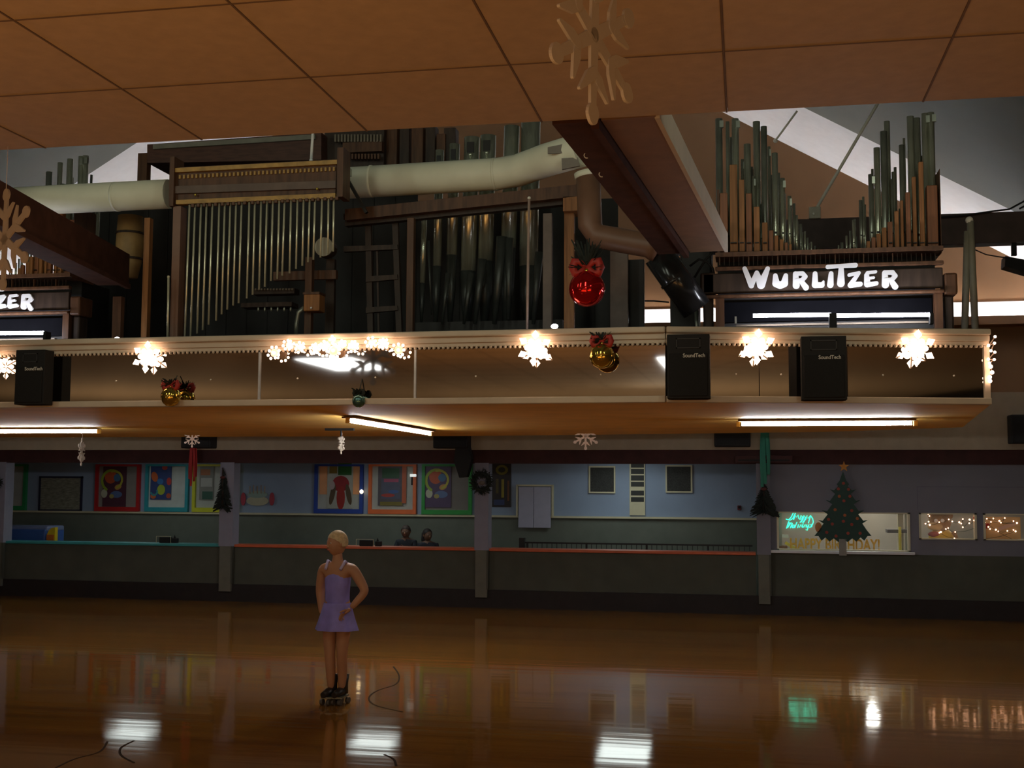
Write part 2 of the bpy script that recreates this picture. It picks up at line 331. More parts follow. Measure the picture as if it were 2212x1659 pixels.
def troffer(x, y, z, sx, sy, label, m=None):
    t = thing('ceiling_light', label, 'light', (x, y, z - .05), 'flat fluorescent ceiling fixtures')
    f = B().box((x-sx/2, y-sy/2, z-.05), (x+sx/2, y-sy/2+.03, z)).box((x-sx/2, y+sy/2-.03, z-.05), (x+sx/2, y+sy/2, z)).box((x-sx/2, y-sy/2, z-.05), (x-sx/2+.03, y+sy/2, z)).box((x+sx/2-.03, y-sy/2, z-.05), (x+sx/2, y+sy/2, z))
    obj('housing', f, m_white, t); obj('diffuser', B().box((x-sx/2+.03, y-sy/2+.03, z-.045), (x+sx/2-.03, y+sy/2-.03, z-.035)), m or m_troff, t)
troffer(-12.1, 22.6, 2.84, .9, 1.0, 'flat fluorescent fixture over the blue slide counter')
troffer(-7.1, 22.6, 2.84, .9, 1.3, 'flat fluorescent fixture over the two seated people')
troffer(-2.3, 23.0, 2.84, 1.0, 1.5, 'flat fluorescent fixture over the black railing')
m_party = mat('party_diffuser', (1, 1, 1), .3, emit=(1, .98, .88), es=20.)
troffer(2.62, 28.0, 2.84, .32, 2.2, 'narrow fluorescent fixture deep in the party room', m_party)
troffer(5.0, 23.2, 2.84, .6, 1.0, 'fluorescent fixture in the party room behind the plush bear', m_party)
troffer(2.0, 23.0, 2.84, .6, 1.0, 'fluorescent fixture in the party room near the neon', m_party)
# ------------------------------------------------------------------ support posts along the half wall
for px, lab in ((-7, 'pale lavender post cut by the photo edge'), (488, 'pale lavender post with the small dark fir'), (1040, 'pale lavender post with the round wreath'), (1650, 'pale lavender post with the green windsock')):
    w = 15; x0, x1 = P(px - w, 1150, YW - .12).x, P(px + w, 1150, YW - .12).x
    t = thing('support_post', lab, 'post', ((x0+x1)/2, YW - .08, .19), 'lavender support posts')
    obj('shaft', B().box((x0, YW - .13, 1.02), (x1, YW + .15, 2.57)), m_lav if px == 1650 else mat('pale_lavender', (.27, .27, .35), .7, var=.05), t)
    obj('lower_shaft', B().box((x0 + .02, YW - .12, .19), (x1 - .02, YW - .04, 1.02)), mat('grey_post_paint', (.15, .15, .12), .7, var=.1), t)
    obj('side_batten', B().box((x1 - .03, YW - .13, .33), (x1, YW - .05, 1.02)), m_half, t)
# ------------------------------------------------------------------ windows with bright frames and posters on the blue wall
def cwindow(px0, px1, col, name, n, label, top=1003, bot=1108, interior=(.42, .44, .40)):
    Yf = YB - .03; x0, x1 = P(px0, 1060, Yf).x, P(px1, 1060, Yf).x
    z0, z1 = zl + .025, P(px0, top, Yf).z; t = .07
    m = pm('frame_' + name, col, .5)
    f = B().box((x0, Yf - .05, z0), (x0+t, Yf + .03, z1)).box((x1-t, Yf - .05, z0), (x1, Yf + .03, z1)).box((x0+t, Yf - .05, z0), (x1-t, Yf + .03, z0+t*1.35)).box((x0+t, Yf - .05, z1-t*.6), (x1-t, Yf + .03, z1))
    w = struct('window_%d' % n, f, m, label)
    obj('blind', B().box((x0+t, Yf + .012, z0+t*1.35), (x1-t, Yf + .02, z1-t*.6)), pm('blind_' + name, interior, .6), w)
    obj('pane', B().box((x0+t, Yf - .012, z0+t*1.35), (x1-t, Yf - .008, z1-t*.6)), m_pane, w)
    return w
cwindow(-40, 58, (.03, .30, .10), 'green', 4, 'green framed window at the photo edge beside the framed picture')
cwindow(207, 303, (.48, .02, .02), 'red', 5, 'red framed window with the swirl poster', interior=(.20, .16, .14))
cwindow(315, 408, (.03, .33, .40), 'teal', 6, 'teal framed window with the blue balloon poster', interior=(.55, .60, .58))
cwindow(417, 517, (.60, .62, .03), 'yellow', 7, 'yellow framed window behind the small dark fir')
cw = cwindow(680, 785, (.015, .06, .36), 'blue', 8, 'blue framed window with orange curtains')
cwindow(797, 900, (.75, .16, .04), 'orange', 9, 'orange framed window with the dark text poster')
cwindow(912, 1020, (.02, .30, .05), 'leafgreen', 10, 'leaf green framed window with the party poster', interior=(.12, .09, .07))
Yi = YB - .036
for a, b_x in ((690, 707), (762, 780)):
    cb = B(); n = 6
    for k in range(n):
        xa, xb = P(a + (b_x-a)*k/n, 1040, Yi).x, P(a + (b_x-a)*(k+1)/n, 1040, Yi).x
        cb.prism([(xa, Yi, P(a, 1068, Yi).z), (xb, Yi, P(a, 1068, Yi).z), (xb, Yi, P(a, 1007, Yi).z), (xa, Yi, P(a, 1007, Yi).z)], (0, .006 + .006*(k % 2), 0))
    tag(obj('curtain', cb, pm('orange_curtain', (.80, .33, .09))), 'orange curtain in the blue framed window, ' + ('away from' if a == 690 else 'next to') + ' the bright bulb', 'curtain', 'orange curtains')
gl = thing('globe_lamp', 'small round glowing bulb in the blue framed window', 'lamp', P(781, 1066, Yi - .05))
obj('globe', B().ball(P(781, 1062, Yi - .05), .042, 10, 8), mat('globe_glow', (1, 1, 1), .3, emit=(1, .72, .35), es=6.), gl)
obj('socket', B().tube([P(781, 1067, Yi - .05), P(781, 1062, Yi)], .018, 8), m_white, gl)
def poster(px0, py0, px1, py1, base, blobs, label, Y=None, texts=()):
    Y = Y or YB - .055; a, b = P(px0, py1, Y), P(px1, py0, Y)
    t = thing('poster', label, 'poster', (a.x, Y, a.z), 'posters in the bright windows')
    obj('sheet', B().box((a.x, Y, a.z), (b.x, Y + .006, b.z)), pm('poster_%d' % len(bpy.data.materials), base, .5), t)
    for k, (kind, x, y, sx, sy, rot, c) in enumerate(blobs):
        m = pm('ink_%02d%02d%02d' % tuple(int(q*99) for q in c), c, .5); q = P(x, y, Y - .002 - .0012*k); u = Y/FPX
        if kind == 'o': bb = B().disc(q, 1., .001, 16, sx*u, sy*u, R(rot))
        elif kind == 'arc':
            pts = [(q + Vector((sx*u*math.cos(R(rot + d_)), 0, sx*u*math.sin(R(rot + d_)))), sy*u) for d_ in range(0, 181, 20)]; bb = B().stroke(pts, .001, 6)
        else: bb = B().prism([q + Vector((sx*u*i, 0, sy*u*j)) for i, j in ((-1,-1),(1,-1),(1,1),(-1,1))], (0, .001, 0))
        obj('print', bb, m, t)
    for s, x, y, wd_, sz, c in texts:
        textobj('lettering', s, pm('ink_%02d%02d%02d' % tuple(int(q*99) for q in c), c, .5), t, P(x, y, Y - .008), sz, .001, wid=wd_*Y/FPX)
    return t
swirl = lambda x, y, k=1: [('o', x-4, y-18*k, 15, 16, 0, (.50, .09, .03)), ('arc', x-2, y-10*k, 24, 3, 60, (.30, .40, .04)), ('o', x+10, y-16*k, 9, 9, 0, (.06, .16, .30)), ('o', x+12, y+4*k, 9, 6, 20, (.50, .25, .08)), ('arc', x+4, y-12*k, 20, 2.5, -70, (.45, .42, .05)), ('o', x-18, y+18*k, 8, 10, 0, (.48, .50, .38)), ('o', x+8, y+20*k, 15, 8, 0, (.10, .16, .34)), ('o', x-2, y+24*k, 6, 5, 0, (.35, .30, .10))]
poster(221, 1008, 274, 1094, (.09, .03, .05), swirl(243, 1048), 'swirl of red and green shapes poster in the red window')
poster(324, 1005, 371, 1079, (.04, .07, .22), [('o', 334, 1030, 8, 12, 20, (.60, .14, .04)), ('o', 356, 1010, 7, 6, 0, (.48, .06, .04)), ('o', 348, 1058, 10, 12, 0, (.40, .52, .05)), ('o', 331, 1072, 7, 6, 0, (.65, .16, .05)), ('o', 365, 1040, 6, 9, 0, (.55, .06, .05)), ('o', 346, 1040, 8, 7, 0, (.05, .20, .50)), ('o', 364, 1071, 6, 6, 0, (.5, .1, .05)), ('arc', 333, 1062, 8, 2, 200, (.05, .35, .4))], 'dark blue balloon poster in the teal window')
poster(430, 1008, 462, 1080, (.22, .22, .20), [('b', 444, 1020, 12, 7, 0, (.40, .14, .05)), ('b', 446, 1042, 14, 10, 0, (.42, .42, .40)), ('b', 448, 1070, 13, 9, 0, (.03, .10, .07))], 'grey poster in the yellow framed window')
poster(706, 1004, 763, 1098, (.40, .42, .38), [('b', 745, 1012, 16, 15, 0, (.02, .13, .03)), ('b', 720, 1012, 9, 11, 0, (.25, .18, .04)), ('o', 736, 1045, 20, 18, 0, (.28, .015, .02)), ('o', 736, 1075, 10, 27, 0, (.32, .02, .015)), ('o', 718, 1068, 6, 24, -12, (.09, .06, .03)), ('o', 753, 1068, 6, 24, 12, (.09, .06, .03)), ('o', 717, 1048, 7, 10, 0, (.45, .38, .38))], 'red ice drink poster in the blue framed window')
poster(816, 1007, 872, 1092, (.10, .09, .11), [('b', 844, 1022, 20, 11, 0, (.03, .10, .05)), ('b', 844, 1056, 22, 22, 0, (.09, .10, .16)), ('o', 838, 1070, 16, 4, 0, (.40, .05, .04)), ('b', 845, 1038, 17, 3.5, -8, (.40, .08, .16)), ('o', 850, 1062, 12, 4, 0, (.06, .12, .35)), ('b', 845, 1088, 26, 4, 0, (.20, .16, .03)), ('b', 873, 1046, 5, 42, 0, (.50, .12, .05))], 'dark text poster in the orange framed window')
poster(917, 1005, 975, 1096, (.08, .05, .12), swirl(945, 1048), 'swirl of red and green shapes poster in the leaf green window')
ws = thing('wall_lamp', 'small white lamp seen in the orange framed window', 'lamp', P(891, 1030, Yi - .02))
obj('shade', B().box(P(886, 1030, Yi - .02), P(899, 1024, Yi - .05)), mat('pale_glow', (1, 1, 1), .4, emit=(.8, .85, .8), es=.7), ws, bevel=.01)
obj('arm', B().box(P(888, 1048, Yi - .02), P(893, 1030, Yi - .01)), m_black, ws)
# cake cut-out, dark poster, framed picture, shutters, grilles
ck = thing('cake_cutout', 'cardboard birthday cake cut-out with candles on the blue wall', 'decoration', P(557, 1106, YB - .02))
u = YB/FPX; Yk = YB - .03
obj('cake_tier', B().disc(P(556, 1082, Yk), 1, .02, 18, 27*u, 11*u), pm('cake_cream', (.50, .47, .33)), ck)
obj('cake_tier', B().disc(P(556, 1068, Yk - .005), 1, .02, 18, 24*u, 8*u), pm('cake_icing', (.30, .40, .36)), ck)
for k in range(5): obj('candle', B().tube([P(540 + 8*k, 1066, Yk - .01), P(540 + 8*k, 1050 - 2*(k % 2), Yk - .01)], .010, 6), pm('candle_pink', (.55, .38, .25)), ck)
for x in (525, 587): obj('bow', B().disc(P(x, 1078, Yk - .01), 1, .02, 12, 6*u, 15*u), pm('bow_pink', (.42, .05, .08)), ck)
poster(1063, 1000, 1104, 1095, (.022, .018, .020), [('o', 1084, 1015, 14, 11, 0, (.20, .17, .02)), ('o', 1084, 1015, 8, 6, 0, (.03, .03, .02)), ('b', 1086, 1055, 3, 20, 0, (.28, .22, .02)), ('b', 1074, 1050, 3, 16, 10, (.10, .08, .02)), ('b', 1078, 1085, 12, 6, 0, (.03, .05, .14)), ('b', 1098, 1060, 2, 22, 8, (.16, .06, .02))], 'tall near-black poster with yellow figures beside the wreath post', Y=YB - .012)
pf = thing('framed_picture', 'dark framed grey group picture on the blue wall', 'picture', P(130, 1104, YB - .02))
fa, fb = P(82, 1104, YB - .04), P(178, 1029, YB - .04)
f = B(); t_ = .04
f.box((fa.x, fa.y, fa.z), (fb.x, fa.y + .04, fa.z + t_)).box((fa.x, fa.y, fb.z - t_), (fb.x, fa.y + .04, fb.z)).box((fa.x, fa.y, fa.z), (fa.x + t_, fa.y + .04, fb.z)).box((fb.x - t_, fa.y, fa.z), (fb.x, fa.y + .04, fb.z))
obj('frame', f, pm('navy_frame', (.02, .02, .05)), pf)
obj('photo_print', B().box((fa.x + t_, fa.y + .015, fa.z + t_), (fb.x - t_, fa.y + .03, fb.z - t_)), mat('grey_photo', (.24, .24, .19), .5, var=.4, scale=9, stretch=(1, 1, 4)), pf)
sh = thing('hatch_shutter', 'lavender double hatch with cream frame overlapping the ledge', 'shutter', P(1155, 1142, YB - .06))
x0, x1, xm = P(1117, 1100, YB - .08).x, P(1193, 1100, YB - .08).x, P(1153, 1100, YB - .08).x
zt, zb = P(1155, 1050, YB - .08).z, P(1155, 1140, YB - .08).z
m_hatch = mat('hatch_lavender', (.42, .42, .54), .6, var=.05)
obj('leaf', B().box((x0 + .03, YB - .1, zb), (xm - .004, YB - .065, zt - .02)), m_hatch, sh, bevel=.006)
obj('leaf', B().box((xm + .004, YB - .1, zb), (x1 - .03, YB - .065, zt - .02)), m_hatch, sh, bevel=.006)
obj('frame', B().box((x0 - .02, YB - .09, zl), (x0 + .015, YB + .02, zt + .03)).box((x1 - .015, YB - .09, zl), (x1 + .02, YB + .02, zt + .03)).box((x0, YB - .09, zt - .005), (x1, YB + .02, zt + .03)), m_ledge, sh)
def grille(px0, py0, px1, py1, lab):
    a, b = P(px0, py1, YB - .03), P(px1, py0, YB - .03)
    g = thing('speaker_grille', lab, 'grille', ((a.x+b.x)/2, YB - .02, a.z), 'square wall grilles'); t = .03
    f = B().box((a.x-t, YB-.04, a.z-t), (b.x+t, YB, a.z)).box((a.x-t, YB-.04, b.z), (b.x+t, YB, b.z+t)).box((a.x-t, YB-.04, a.z), (a.x, YB, b.z)).box((b.x, YB-.04, a.z), (b.x+t, YB, b.z))
    obj('frame', f, m_ledge, g); obj('mesh_panel', B().box((a.x, YB-.02, a.z), (b.x, YB, b.z)), mat('grille_dark', (.03, .032, .03), .7, var=.5, scale=60), g)
grille(1275, 1010, 1326, 1062, 'square dark grille with cream frame beside the lavender hatch')
grille(1441, 1008, 1492, 1061, 'square dark grille with cream frame nearer the green windsock')
vr = thing('louvre_panel', 'tall cream louvre with dark slots between the square grilles', 'vent', P(1377, 1113, YB - .02))
a, b = P(1360, 1113, YB - .03), P(1393, 998, YB - .03)
obj('panel', B().box((a.x, YB - .03, a.z), (b.x, YB, b.z)), m_ledge, vr)
for y0, y1 in ((1000, 1010), (1013, 1024), (1027, 1038), (1041, 1051), (1060, 1070), (1074, 1084)):
    obj('slot', B().box(P(1363, y1, YB - .035), P(1391, y0, YB - .028)), pm('slot_dark', (.02, .022, .02)), vr)
al = thing('fire_alarm', 'small dark red alarm on the blue wall', 'alarm', P(1597, 1102, YB - .02))
obj('body', B().box(P(1593, 1102, YB - .05), P(1601, 1092, YB)), pm('alarm_red', (.16, .02, .03)), al, bevel=.01); obj('horn', B().disc(P(1597, 1096, YB - .06), .025, .012), m_black, al)
# iron railing behind the counter
ra = thing('iron_railing', 'low black iron railing behind the orange-red counter', 'railing', (P(1380, 1190, 22.4).x, 22.4, .9))
Yr = 22.4; zt = P(1400, 1174, Yr).z; zb0 = .55
m_iron = mat('black_iron', (.012, .012, .012), .5)
xl, xh = P(1128, 1180, Yr).x, .1
obj('top_rail', B().box((xl, Yr - .02, zt - .03), (xh, Yr + .02, zt)), m_iron, ra); obj('bottom_rail', B().box((xl, Yr - .015, zb0), (xh, Yr + .015, zb0 + .03)), m_iron, ra)
obj('newel_post', B().box((xl - .05, Yr - .06, 0), (xl + .05, Yr + .06, P(1127, 1162, Yr).z)), m_iron, ra)
x = xl + .1; k = 0
while x < xh:
    wd2 = .018 if k % 12 == 0 else .006
    obj('baluster' if k % 12 else 'rail_post', B().box((x - wd2, Yr - wd2, 0 if k % 12 == 0 else zb0), (x + wd2, Yr + wd2, zt)), m_iron, ra); x += .093; k += 1
# items on the counter
def caddy(px, py, labs, w=26):
    a = P(px, py, YW + .12); z0 = 1.05
    t = thing('napkin_dispenser', labs[0], 'dispenser', (a.x, YW + .12, z0)); u = YW/FPX
    obj('case', B().box((a.x - w*u/2, YW + .06, z0), (a.x + w*u/2, YW + .18, z0 + .11)), m_black, t, bevel=.01)
    fr = B(); e = .008
    x0, x1 = a.x - w*u/2 - .06, a.x + w*u/2 + .03
    fr.box((x0, YW + .05, z0), (x0+e, YW + .06, z0+.13)).box((x1-e, YW + .05, z0), (x1, YW + .06, z0+.13)).box((x0, YW + .05, z0+.13-e), (x1, YW + .06, z0+.13))
    obj('wire_frame', fr, m_ledge, t)
    s = thing('condiment_holder', labs[1], 'holder', (a.x + w*u*.95, YW + .12, z0))
    obj('block', B().box((a.x + w*u*.7, YW + .07, z0), (a.x + w*u*1.15, YW + .17, z0 + .09)), m_black, s, bevel=.01)
    obj('bottle', B().lathe((a.x + w*u*.85, YW + .12, z0 + .08), [(.022, 0), (.022, .03), (.008, .05), (.008, .065)], 8), m_black, s)
caddy(358, 1172, ('black napkin dispenser on the turquoise counter', 'small black condiment holder on the turquoise counter'))
caddy(792, 1178, ('black napkin dispenser beside the skater on the orange-red counter', 'small black condiment holder on the orange-red counter'), 30)
# blue play counter with yellow end
bs = thing('slide_counter', 'blue moulded counter with yellow and orange end at the photo edge', 'counter', (P(60, 1175, 22).x, 22.0, 0))
Yb = 21.95; a = P(-60, 1176, Yb); b = P(98, 1137, Yb)
obj('body', B().box((a.x, Yb, 0), (b.x, Yb + .7, b.z - .06)), pm('toy_blue', (.05, .13, .42), .4), bs, bevel=.03)
obj('hood', B().box((a.x, Yb + .04, b.z - .10), (b.x + .02, Yb + .66, b.z)), pm('toy_light_blue', (.20, .26, .46), .4), bs, bevel=.03)
ep = [P(97, 1180, Yb), P(119, 1180, Yb), P(119, 1139, Yb), P(112, 1140, Yb), P(106, 1145, Yb), P(101, 1155, Yb)]
for p in ep[:2]: p.z = .2
obj('end_panel', B().prism(ep, (0, .10, 0)), pm('toy_yellow', (.72, .55, .02), .4), bs)
obj('end_badge', B().box(P(100, 1173, Yb - .012), P(117, 1155, Yb)), pm('toy_orange', (.62, .18, .03), .4), bs)
# ------------------------------------------------------------------ fir sprays, wreath, windsocks on the posts
def fir(px, py0, py1, wpx, label, Y=YW - .2, tree=True):
    top, bot = P(px, py0, Y), P(px, py1, Y); t = thing('fir_swag', label, 'garland', bot); rnd = random.Random(px)
    b = B(); h = top.z - bot.z; hw = wpx * Y / FPX
    for k in range(230):
        if tree: f_ = rnd.random()**.7; z = bot.z + h*(1-f_); r_ = hw*(.12 + .88*f_)
        c = Vector((bot.x, Y, z)); a_ = rnd.uniform(0, 2*math.pi); q = c + Vector((math.cos(a_)*r_, math.sin(a_)*r_*.45, -.05 - .06*rnd.random()))
        b.add([c + Vector((0, 0, .02)), c - Vector((0, 0, .02)), q + Vector((.01, 0, .012)), q - Vector((.01, 0, .012))], [(0, 1, 3, 2)])
    tag(obj('needles', b, m_fir, t, fixn=False), kind='stuff'); obj('stem', B().tube([bot, top], [.03, .012], 6), m_woodd, t)
    bw = B().ball(P(px, py0 + (py1-py0)*.25, Y - .1), .035, 8, 6, (1.6, .6, .8)); obj('bow', bw, pm('faded_red', (.10, .02, .02)), t)
fir(481, 1010, 1095, 25, 'small dark fir spray on the post by the yellow window')
fir(1650, 1040, 1105, 32, 'bushy dark fir spray below the green windsock')
def wreath(px, py, label, seed):
    wr = thing('wreath', label, 'wreath', P(px, py + 27, YW - .2), 'fir wreaths on the posts'); c = P(px, py, YW - .2); b = B(); rnd = random.Random(seed)
    for k in range(300):
        a_ = rnd.uniform(0, 2*math.pi); r0 = .15 + rnd.uniform(-.03, .03); q = c + Vector((math.cos(a_)*r0, rnd.uniform(-.03, .03), math.sin(a_)*r0))
        d = Vector((rnd.uniform(-1, 1), rnd.uniform(-.6, .6), rnd.uniform(-1, 1))).normalized()*.08; n_ = d.cross(Vector((0, 1, 0)))*.12
        b.add([q + n_, q - n_, q + d - n_*.5, q + d + n_*.5], [(0, 1, 2, 3)])
    tag(obj('needles', b, m_fir, wr, fixn=False), kind='stuff')
    obj('ring', B().tube([c + Vector((math.cos(R(q*20))*.15, 0, math.sin(R(q*20))*.15)) for q in range(19)], .03, 6), m_fir, wr)
    obj('bow', B().ball(c + Vector((.02, -.05, -.02)), .04, 8, 6, (1.5, .6, .9)), pm('dull_gold_bow', (.16, .13, .10)), wr)
    obj('nail', B().tube([c + Vector((0, 0, .15)), Vector((c.x, YW - .12, c.z + .16))], .006, 5), m_black, wr)
wreath(1040, 1041, 'dark round fir wreath on the post beside the near-black poster', 3)
wreath(-18, 1041, 'dark fir wreath cut by the photo edge', 5)
vb = thing('light_box', 'shallow dark red box under the valance at the green windsock', 'fixture', P(1650, 999, YW - .3)); a, b = P(1588, 1000, YW - .3), P(1712, 984, YW - .3)
obj('box', B().box((a.x, YW - .3, a.z), (b.x, YW - .12, b.z)), m_maroon, vb, bevel=.01); obj('slot', B().box((a.x + .05, YW - .31, a.z + .03), (b.x - .05, YW - .3, a.z + .06)), m_black, vb)
def windsock(px, y0, y1, Y, col, label, w=12):
    top = P(px, y0, Y); u = Y/FPX; t = thing('windsock', label, 'windsock', P(px, y1, Y)); L = top.z - P(px, y1, Y).z
    obj('hoop', B().tube([top + Vector((math.cos(R(q*30))*w*u*.5, math.sin(R(q*30))*w*u*.5, 0)) for q in range(13)], .008, 5), m_black, t)
    for k in range(6):
        a0 = 2*math.pi*k/6; L2 = L*(.78 + .22*((k*37) % 5)/4); pts = []
        for j in range(7):
            f_ = j/6; r_ = w*u*(.5 + .25*math.sin(f_*2.2)); a_ = a0 + .5*f_
            pts.append(top + Vector((math.cos(a_)*r_, math.sin(a_)*r_, -L2*f_)))
        bb = B()
        for p, q in zip(pts, pts[1:]): bb.add([p - Vector((w*u*.28, 0, 0)), p + Vector((w*u*.28, 0, 0)), q + Vector((w*u*.28, 0, 0)), q - Vector((w*u*.28, 0, 0))], [(0, 1, 2, 3)])
        obj('streamer', bb, col, t, fixn=False)
    obj('cord', B().tube([top, top + Vector((0, 0, .25))], .004, 4), m_black, t); obj('arm', B().tube([top + Vector((0, 0, .25)), Vector((top.x, YH + .01, top.z + .25))], .008, 5), m_black, t)
windsock(1652, 930, 1052, YW - .35, pm('green_nylon', (.01, .20, .13)), 'green hanging windsock above the post fir', 11)
windsock(418, 958, 1050, YW - .45, pm('red_nylon', (.38, .02, .02)), 'red hanging windsock by the yellow window', 10)
# ------------------------------------------------------------------ cut-out fir tree, neon, banner, party room things
Yt = YW - .16; tr = thing('tree_cutout', 'flat green plywood Christmas tree with star before the lit window', 'decoration', (P(1818, 1200, Yt).x, Yt, 1.1))
half = [(0, 1018), (7, 1038), (13, 1046), (10, 1050), (19, 1059), (28, 1057), (17, 1067), (28, 1082), (38, 1080), (23, 1089), (34, 1104), (46, 1102), (33, 1111), (44, 1125), (54, 1123), (42, 1131), (52, 1146), (62, 1158), (53, 1158), (46, 1168), (38, 1161), (29, 1170), (20, 1163), (10, 1171), (0, 1164)]
cx = 1821
out = [P(cx + dx, y, Yt) for dx, y in half] + [P(cx - dx, y, Yt) for dx, y in reversed(half[1:-1])]
obj('board', B().prism(out, (0, .03, 0)), pm('tree_green', (.012, .055, .042)), tr)
obj('stand', B().box(P(1813, 1200, Yt), P(1828, 1164, Yt + .03)), pm('stand_grey', (.30, .29, .26)), tr)
sp = []
for k in range(10):
    a_ = R(90 + 36*k); r_ = 12 if k % 2 == 0 else 5; sp.append(P(1823 + math.cos(a_)*r_, 1008 - math.sin(a_)*r_, Yt - .01))
obj('star', B().prism(sp, (0, .02, 0)), pm('star_orange', (.62, .25, .04)), tr)
rnd = random.Random(11)
for x, y in ((1822, 1044), (1811, 1056), (1833, 1057), (1813, 1072), (1836, 1072), (1823, 1082), (1804, 1101), (1840, 1103), (1825, 1113), (1822, 1126), (1798, 1132), (1840, 1133), (1786, 1150), (1806, 1158), (1832, 1152), (1858, 1152), (1790, 1122), (1852, 1120)):
    obj('ornament', B().disc(P(x, y, Yt - .012), .026, .012, 10), pm('ornament_%d' % rnd.randrange(3), ((.45, .12, .03), (.42, .28, .05), (.34, .05, .03))[rnd.randrange(3)]), tr)
obj('figure_ornament', B().disc(P(1768, 1139, Yt), 1, .02, 12, 6*u, 9*u), pm('gingerbread', (.55, .24, .08)), tr)
m_neon = mat('green_neon', (.1, .9, .7), .3, emit=(.04, 1.0, .62), es=1.6)
ne = thing('neon_sign', 'glowing green script neon sign in the wide party-room window', 'sign', P(1728, 1142, YW + .04))
def neon(pts): return obj('tubing', B().tube([P(1652 + x/3.95, 920 + y/3.95, YW + .03) for x, y in pts], .0085, 6), m_neon, ne)
for st in ([(205, 800), (225, 780), (245, 740), (262, 745), (240, 790), (215, 805), (180, 795)], [(245, 800), (262, 765), (270, 780), (285, 760), (290, 790), (300, 800), (310, 765), (322, 775), (312, 820), (300, 825), (325, 800), (335, 765), (347, 780), (335, 820), (322, 825), (350, 795), (362, 765), (368, 790), (390, 765), (372, 830)],
           [(390, 765), (408, 790), (415, 820), (405, 845)], [(185, 875), (205, 815), (212, 830), (195, 870), (225, 825), (235, 830), (218, 872)], [(235, 870), (235, 845), (250, 845), (250, 868), (238, 870)], [(255, 870), (275, 820)], [(280, 870), (288, 840)], [(295, 866), (310, 840), (318, 866), (330, 815), (322, 868)],
           [(332, 866), (345, 840), (352, 866), (360, 842)], [(355, 845), (362, 866), (378, 840), (362, 890), (350, 885)], [(380, 866), (398, 860), (405, 840), (392, 840), (402, 862)]): neon(st)
obj('transformer', B().box(P(1722, 1103, YW + .05), P(1740, 1107, YW + .08)), m_black, ne)
bn = thing('birthday_banner', 'gold lettered birthday banner low in the wide party-room window', 'banner', P(1800, 1190, YW + .16))
textobj('lettering', 'HAPPY BIRTHDAY!', mat('banner_gold', (.85, .44, .02), .6, var=.2, scale=30), bn, P(1803, 1188, YW + .17), .27, .003, wid=(1892-1710)*YW/FPX)
Yn = YB - .5
br = thing('display_board', 'tan wooden board edge inside the party room', 'board', P(1693, 1185, YW + .9))
obj('plank', B().bar(P(1696, 1172, YW + .3), P(1737, 1195, YW + .3), .10, .05), mat('bright_yellow', (.85, .72, .05), .5), br); obj('foot', B().box(P(1678, 1192, YW + .25), P(1700, 1178, YW + .5)), m_wood2, br)
yp = thing('yellow_pole', 'bright yellow pole with grey shelf inside the party room', 'pole', P(1944, 1190, YW + 1.)); yq = P(1944, 1150, YW + .6)
obj('pole', B().tube([(yq.x, YW + .6, 0.0), (yq.x, YW + .6, P(1944, 1138, YW + .6).z)], .024, 10), MATS['bright_yellow'], yp)
obj('shelf', B().box(P(1917, 1151, YW + .65), P(1966, 1143, YW + .95)), pm('shelf_grey', (.10, .10, .11)), yp)
dj = thing('door_jamb', 'pale door jamb inside the party room by the yellow pole', 'door', P(1950, 1192, YW + .9))
obj('jamb', B().box((P(1940, 1150, YW + .9).x, YW + .9, 0), (P(1952, 1150, YW + .9).x, YW + 1.0, 2.6)), m_ledge, dj); obj('door_leaf', B().box((P(1956, 1150, YW + .9).x, YW + .92, 0), (P(1972, 1150, YW + .9).x, YW + .97, 2.6)), pm('pale_door', (.45, .50, .40)), dj)
cp = thing('hand_dryer', 'small white object on the party room side wall', 'fixture', P(1690, 1160, YW + .5))
obj('body', B().box(P(1684, 1162, YW + .45), P(1703, 1155, YW + .52)), m_white, cp, bevel=.01); obj('spout', B().box(P(1676, 1150, YW + .46), P(1686, 1140, YW + .5)), m_white, cp, bevel=.01)
# plush bear, tan board, string lights in the small windows
struct('trim_3', B().box((xb0, YW + .14, 1.06), (5.6, YW + .85, 1.14)), m_ledge, 'inner ledge behind the small party windows')
pb = thing('plush_bear', 'brown plush bear in yellow shirt behind the small window', 'plush toy', P(2038, 1172, YW + .25)); Yp = YW + .38; u = Yp/FPX
m_fur = mat('brown_plush', (.30, .15, .05), .9, var=.3, scale=40); m_tan = pm('tan_plush', (.55, .40, .18)); m_yel = pm('yellow_shirt', (.72, .50, .02))
bdy = obj('body', B().ball(P(2034, 1164, Yp), 26*u, 14, 10, (1, .7, .85)), m_yel, pb)
obj('head', B().ball(P(2030, 1130, Yp), 21*u, 14, 10, (1.05, .9, .95)), m_fur, pb); obj('muzzle', B().ball(P(2020, 1137, Yp - 15*u), 12*u, 12, 8, (1.3, .8, .7)), m_tan, pb)
obj('ear', B().ball(P(2012, 1113, Yp), 8*u, 10, 8, (1, .6, 1)), m_fur, pb); obj('ear', B().ball(P(2050, 1114, Yp), 8*u, 10, 8, (1, .6, 1)), m_fur, pb)
for x in (2022, 2036): obj('eye', B().ball(P(x, 1125, Yp - 18*u), 4*u, 8, 6), m_white, pb)
obj('scarf', B().ball(P(2020, 1154, Yp - 10*u), 12*u, 10, 6, (1.2, .6, .5)), pm('plush_red', (.35, .02, .02)), pb); obj('arm', B().tube([P(2056, 1150, Yp), P(2066, 1172, Yp)], [9*u, 7*u], 8), m_fur, pb)
tb = thing('notice_board', 'tan notice board inside the small window with string lights', 'board', P(2165, 1168, YW + .3))
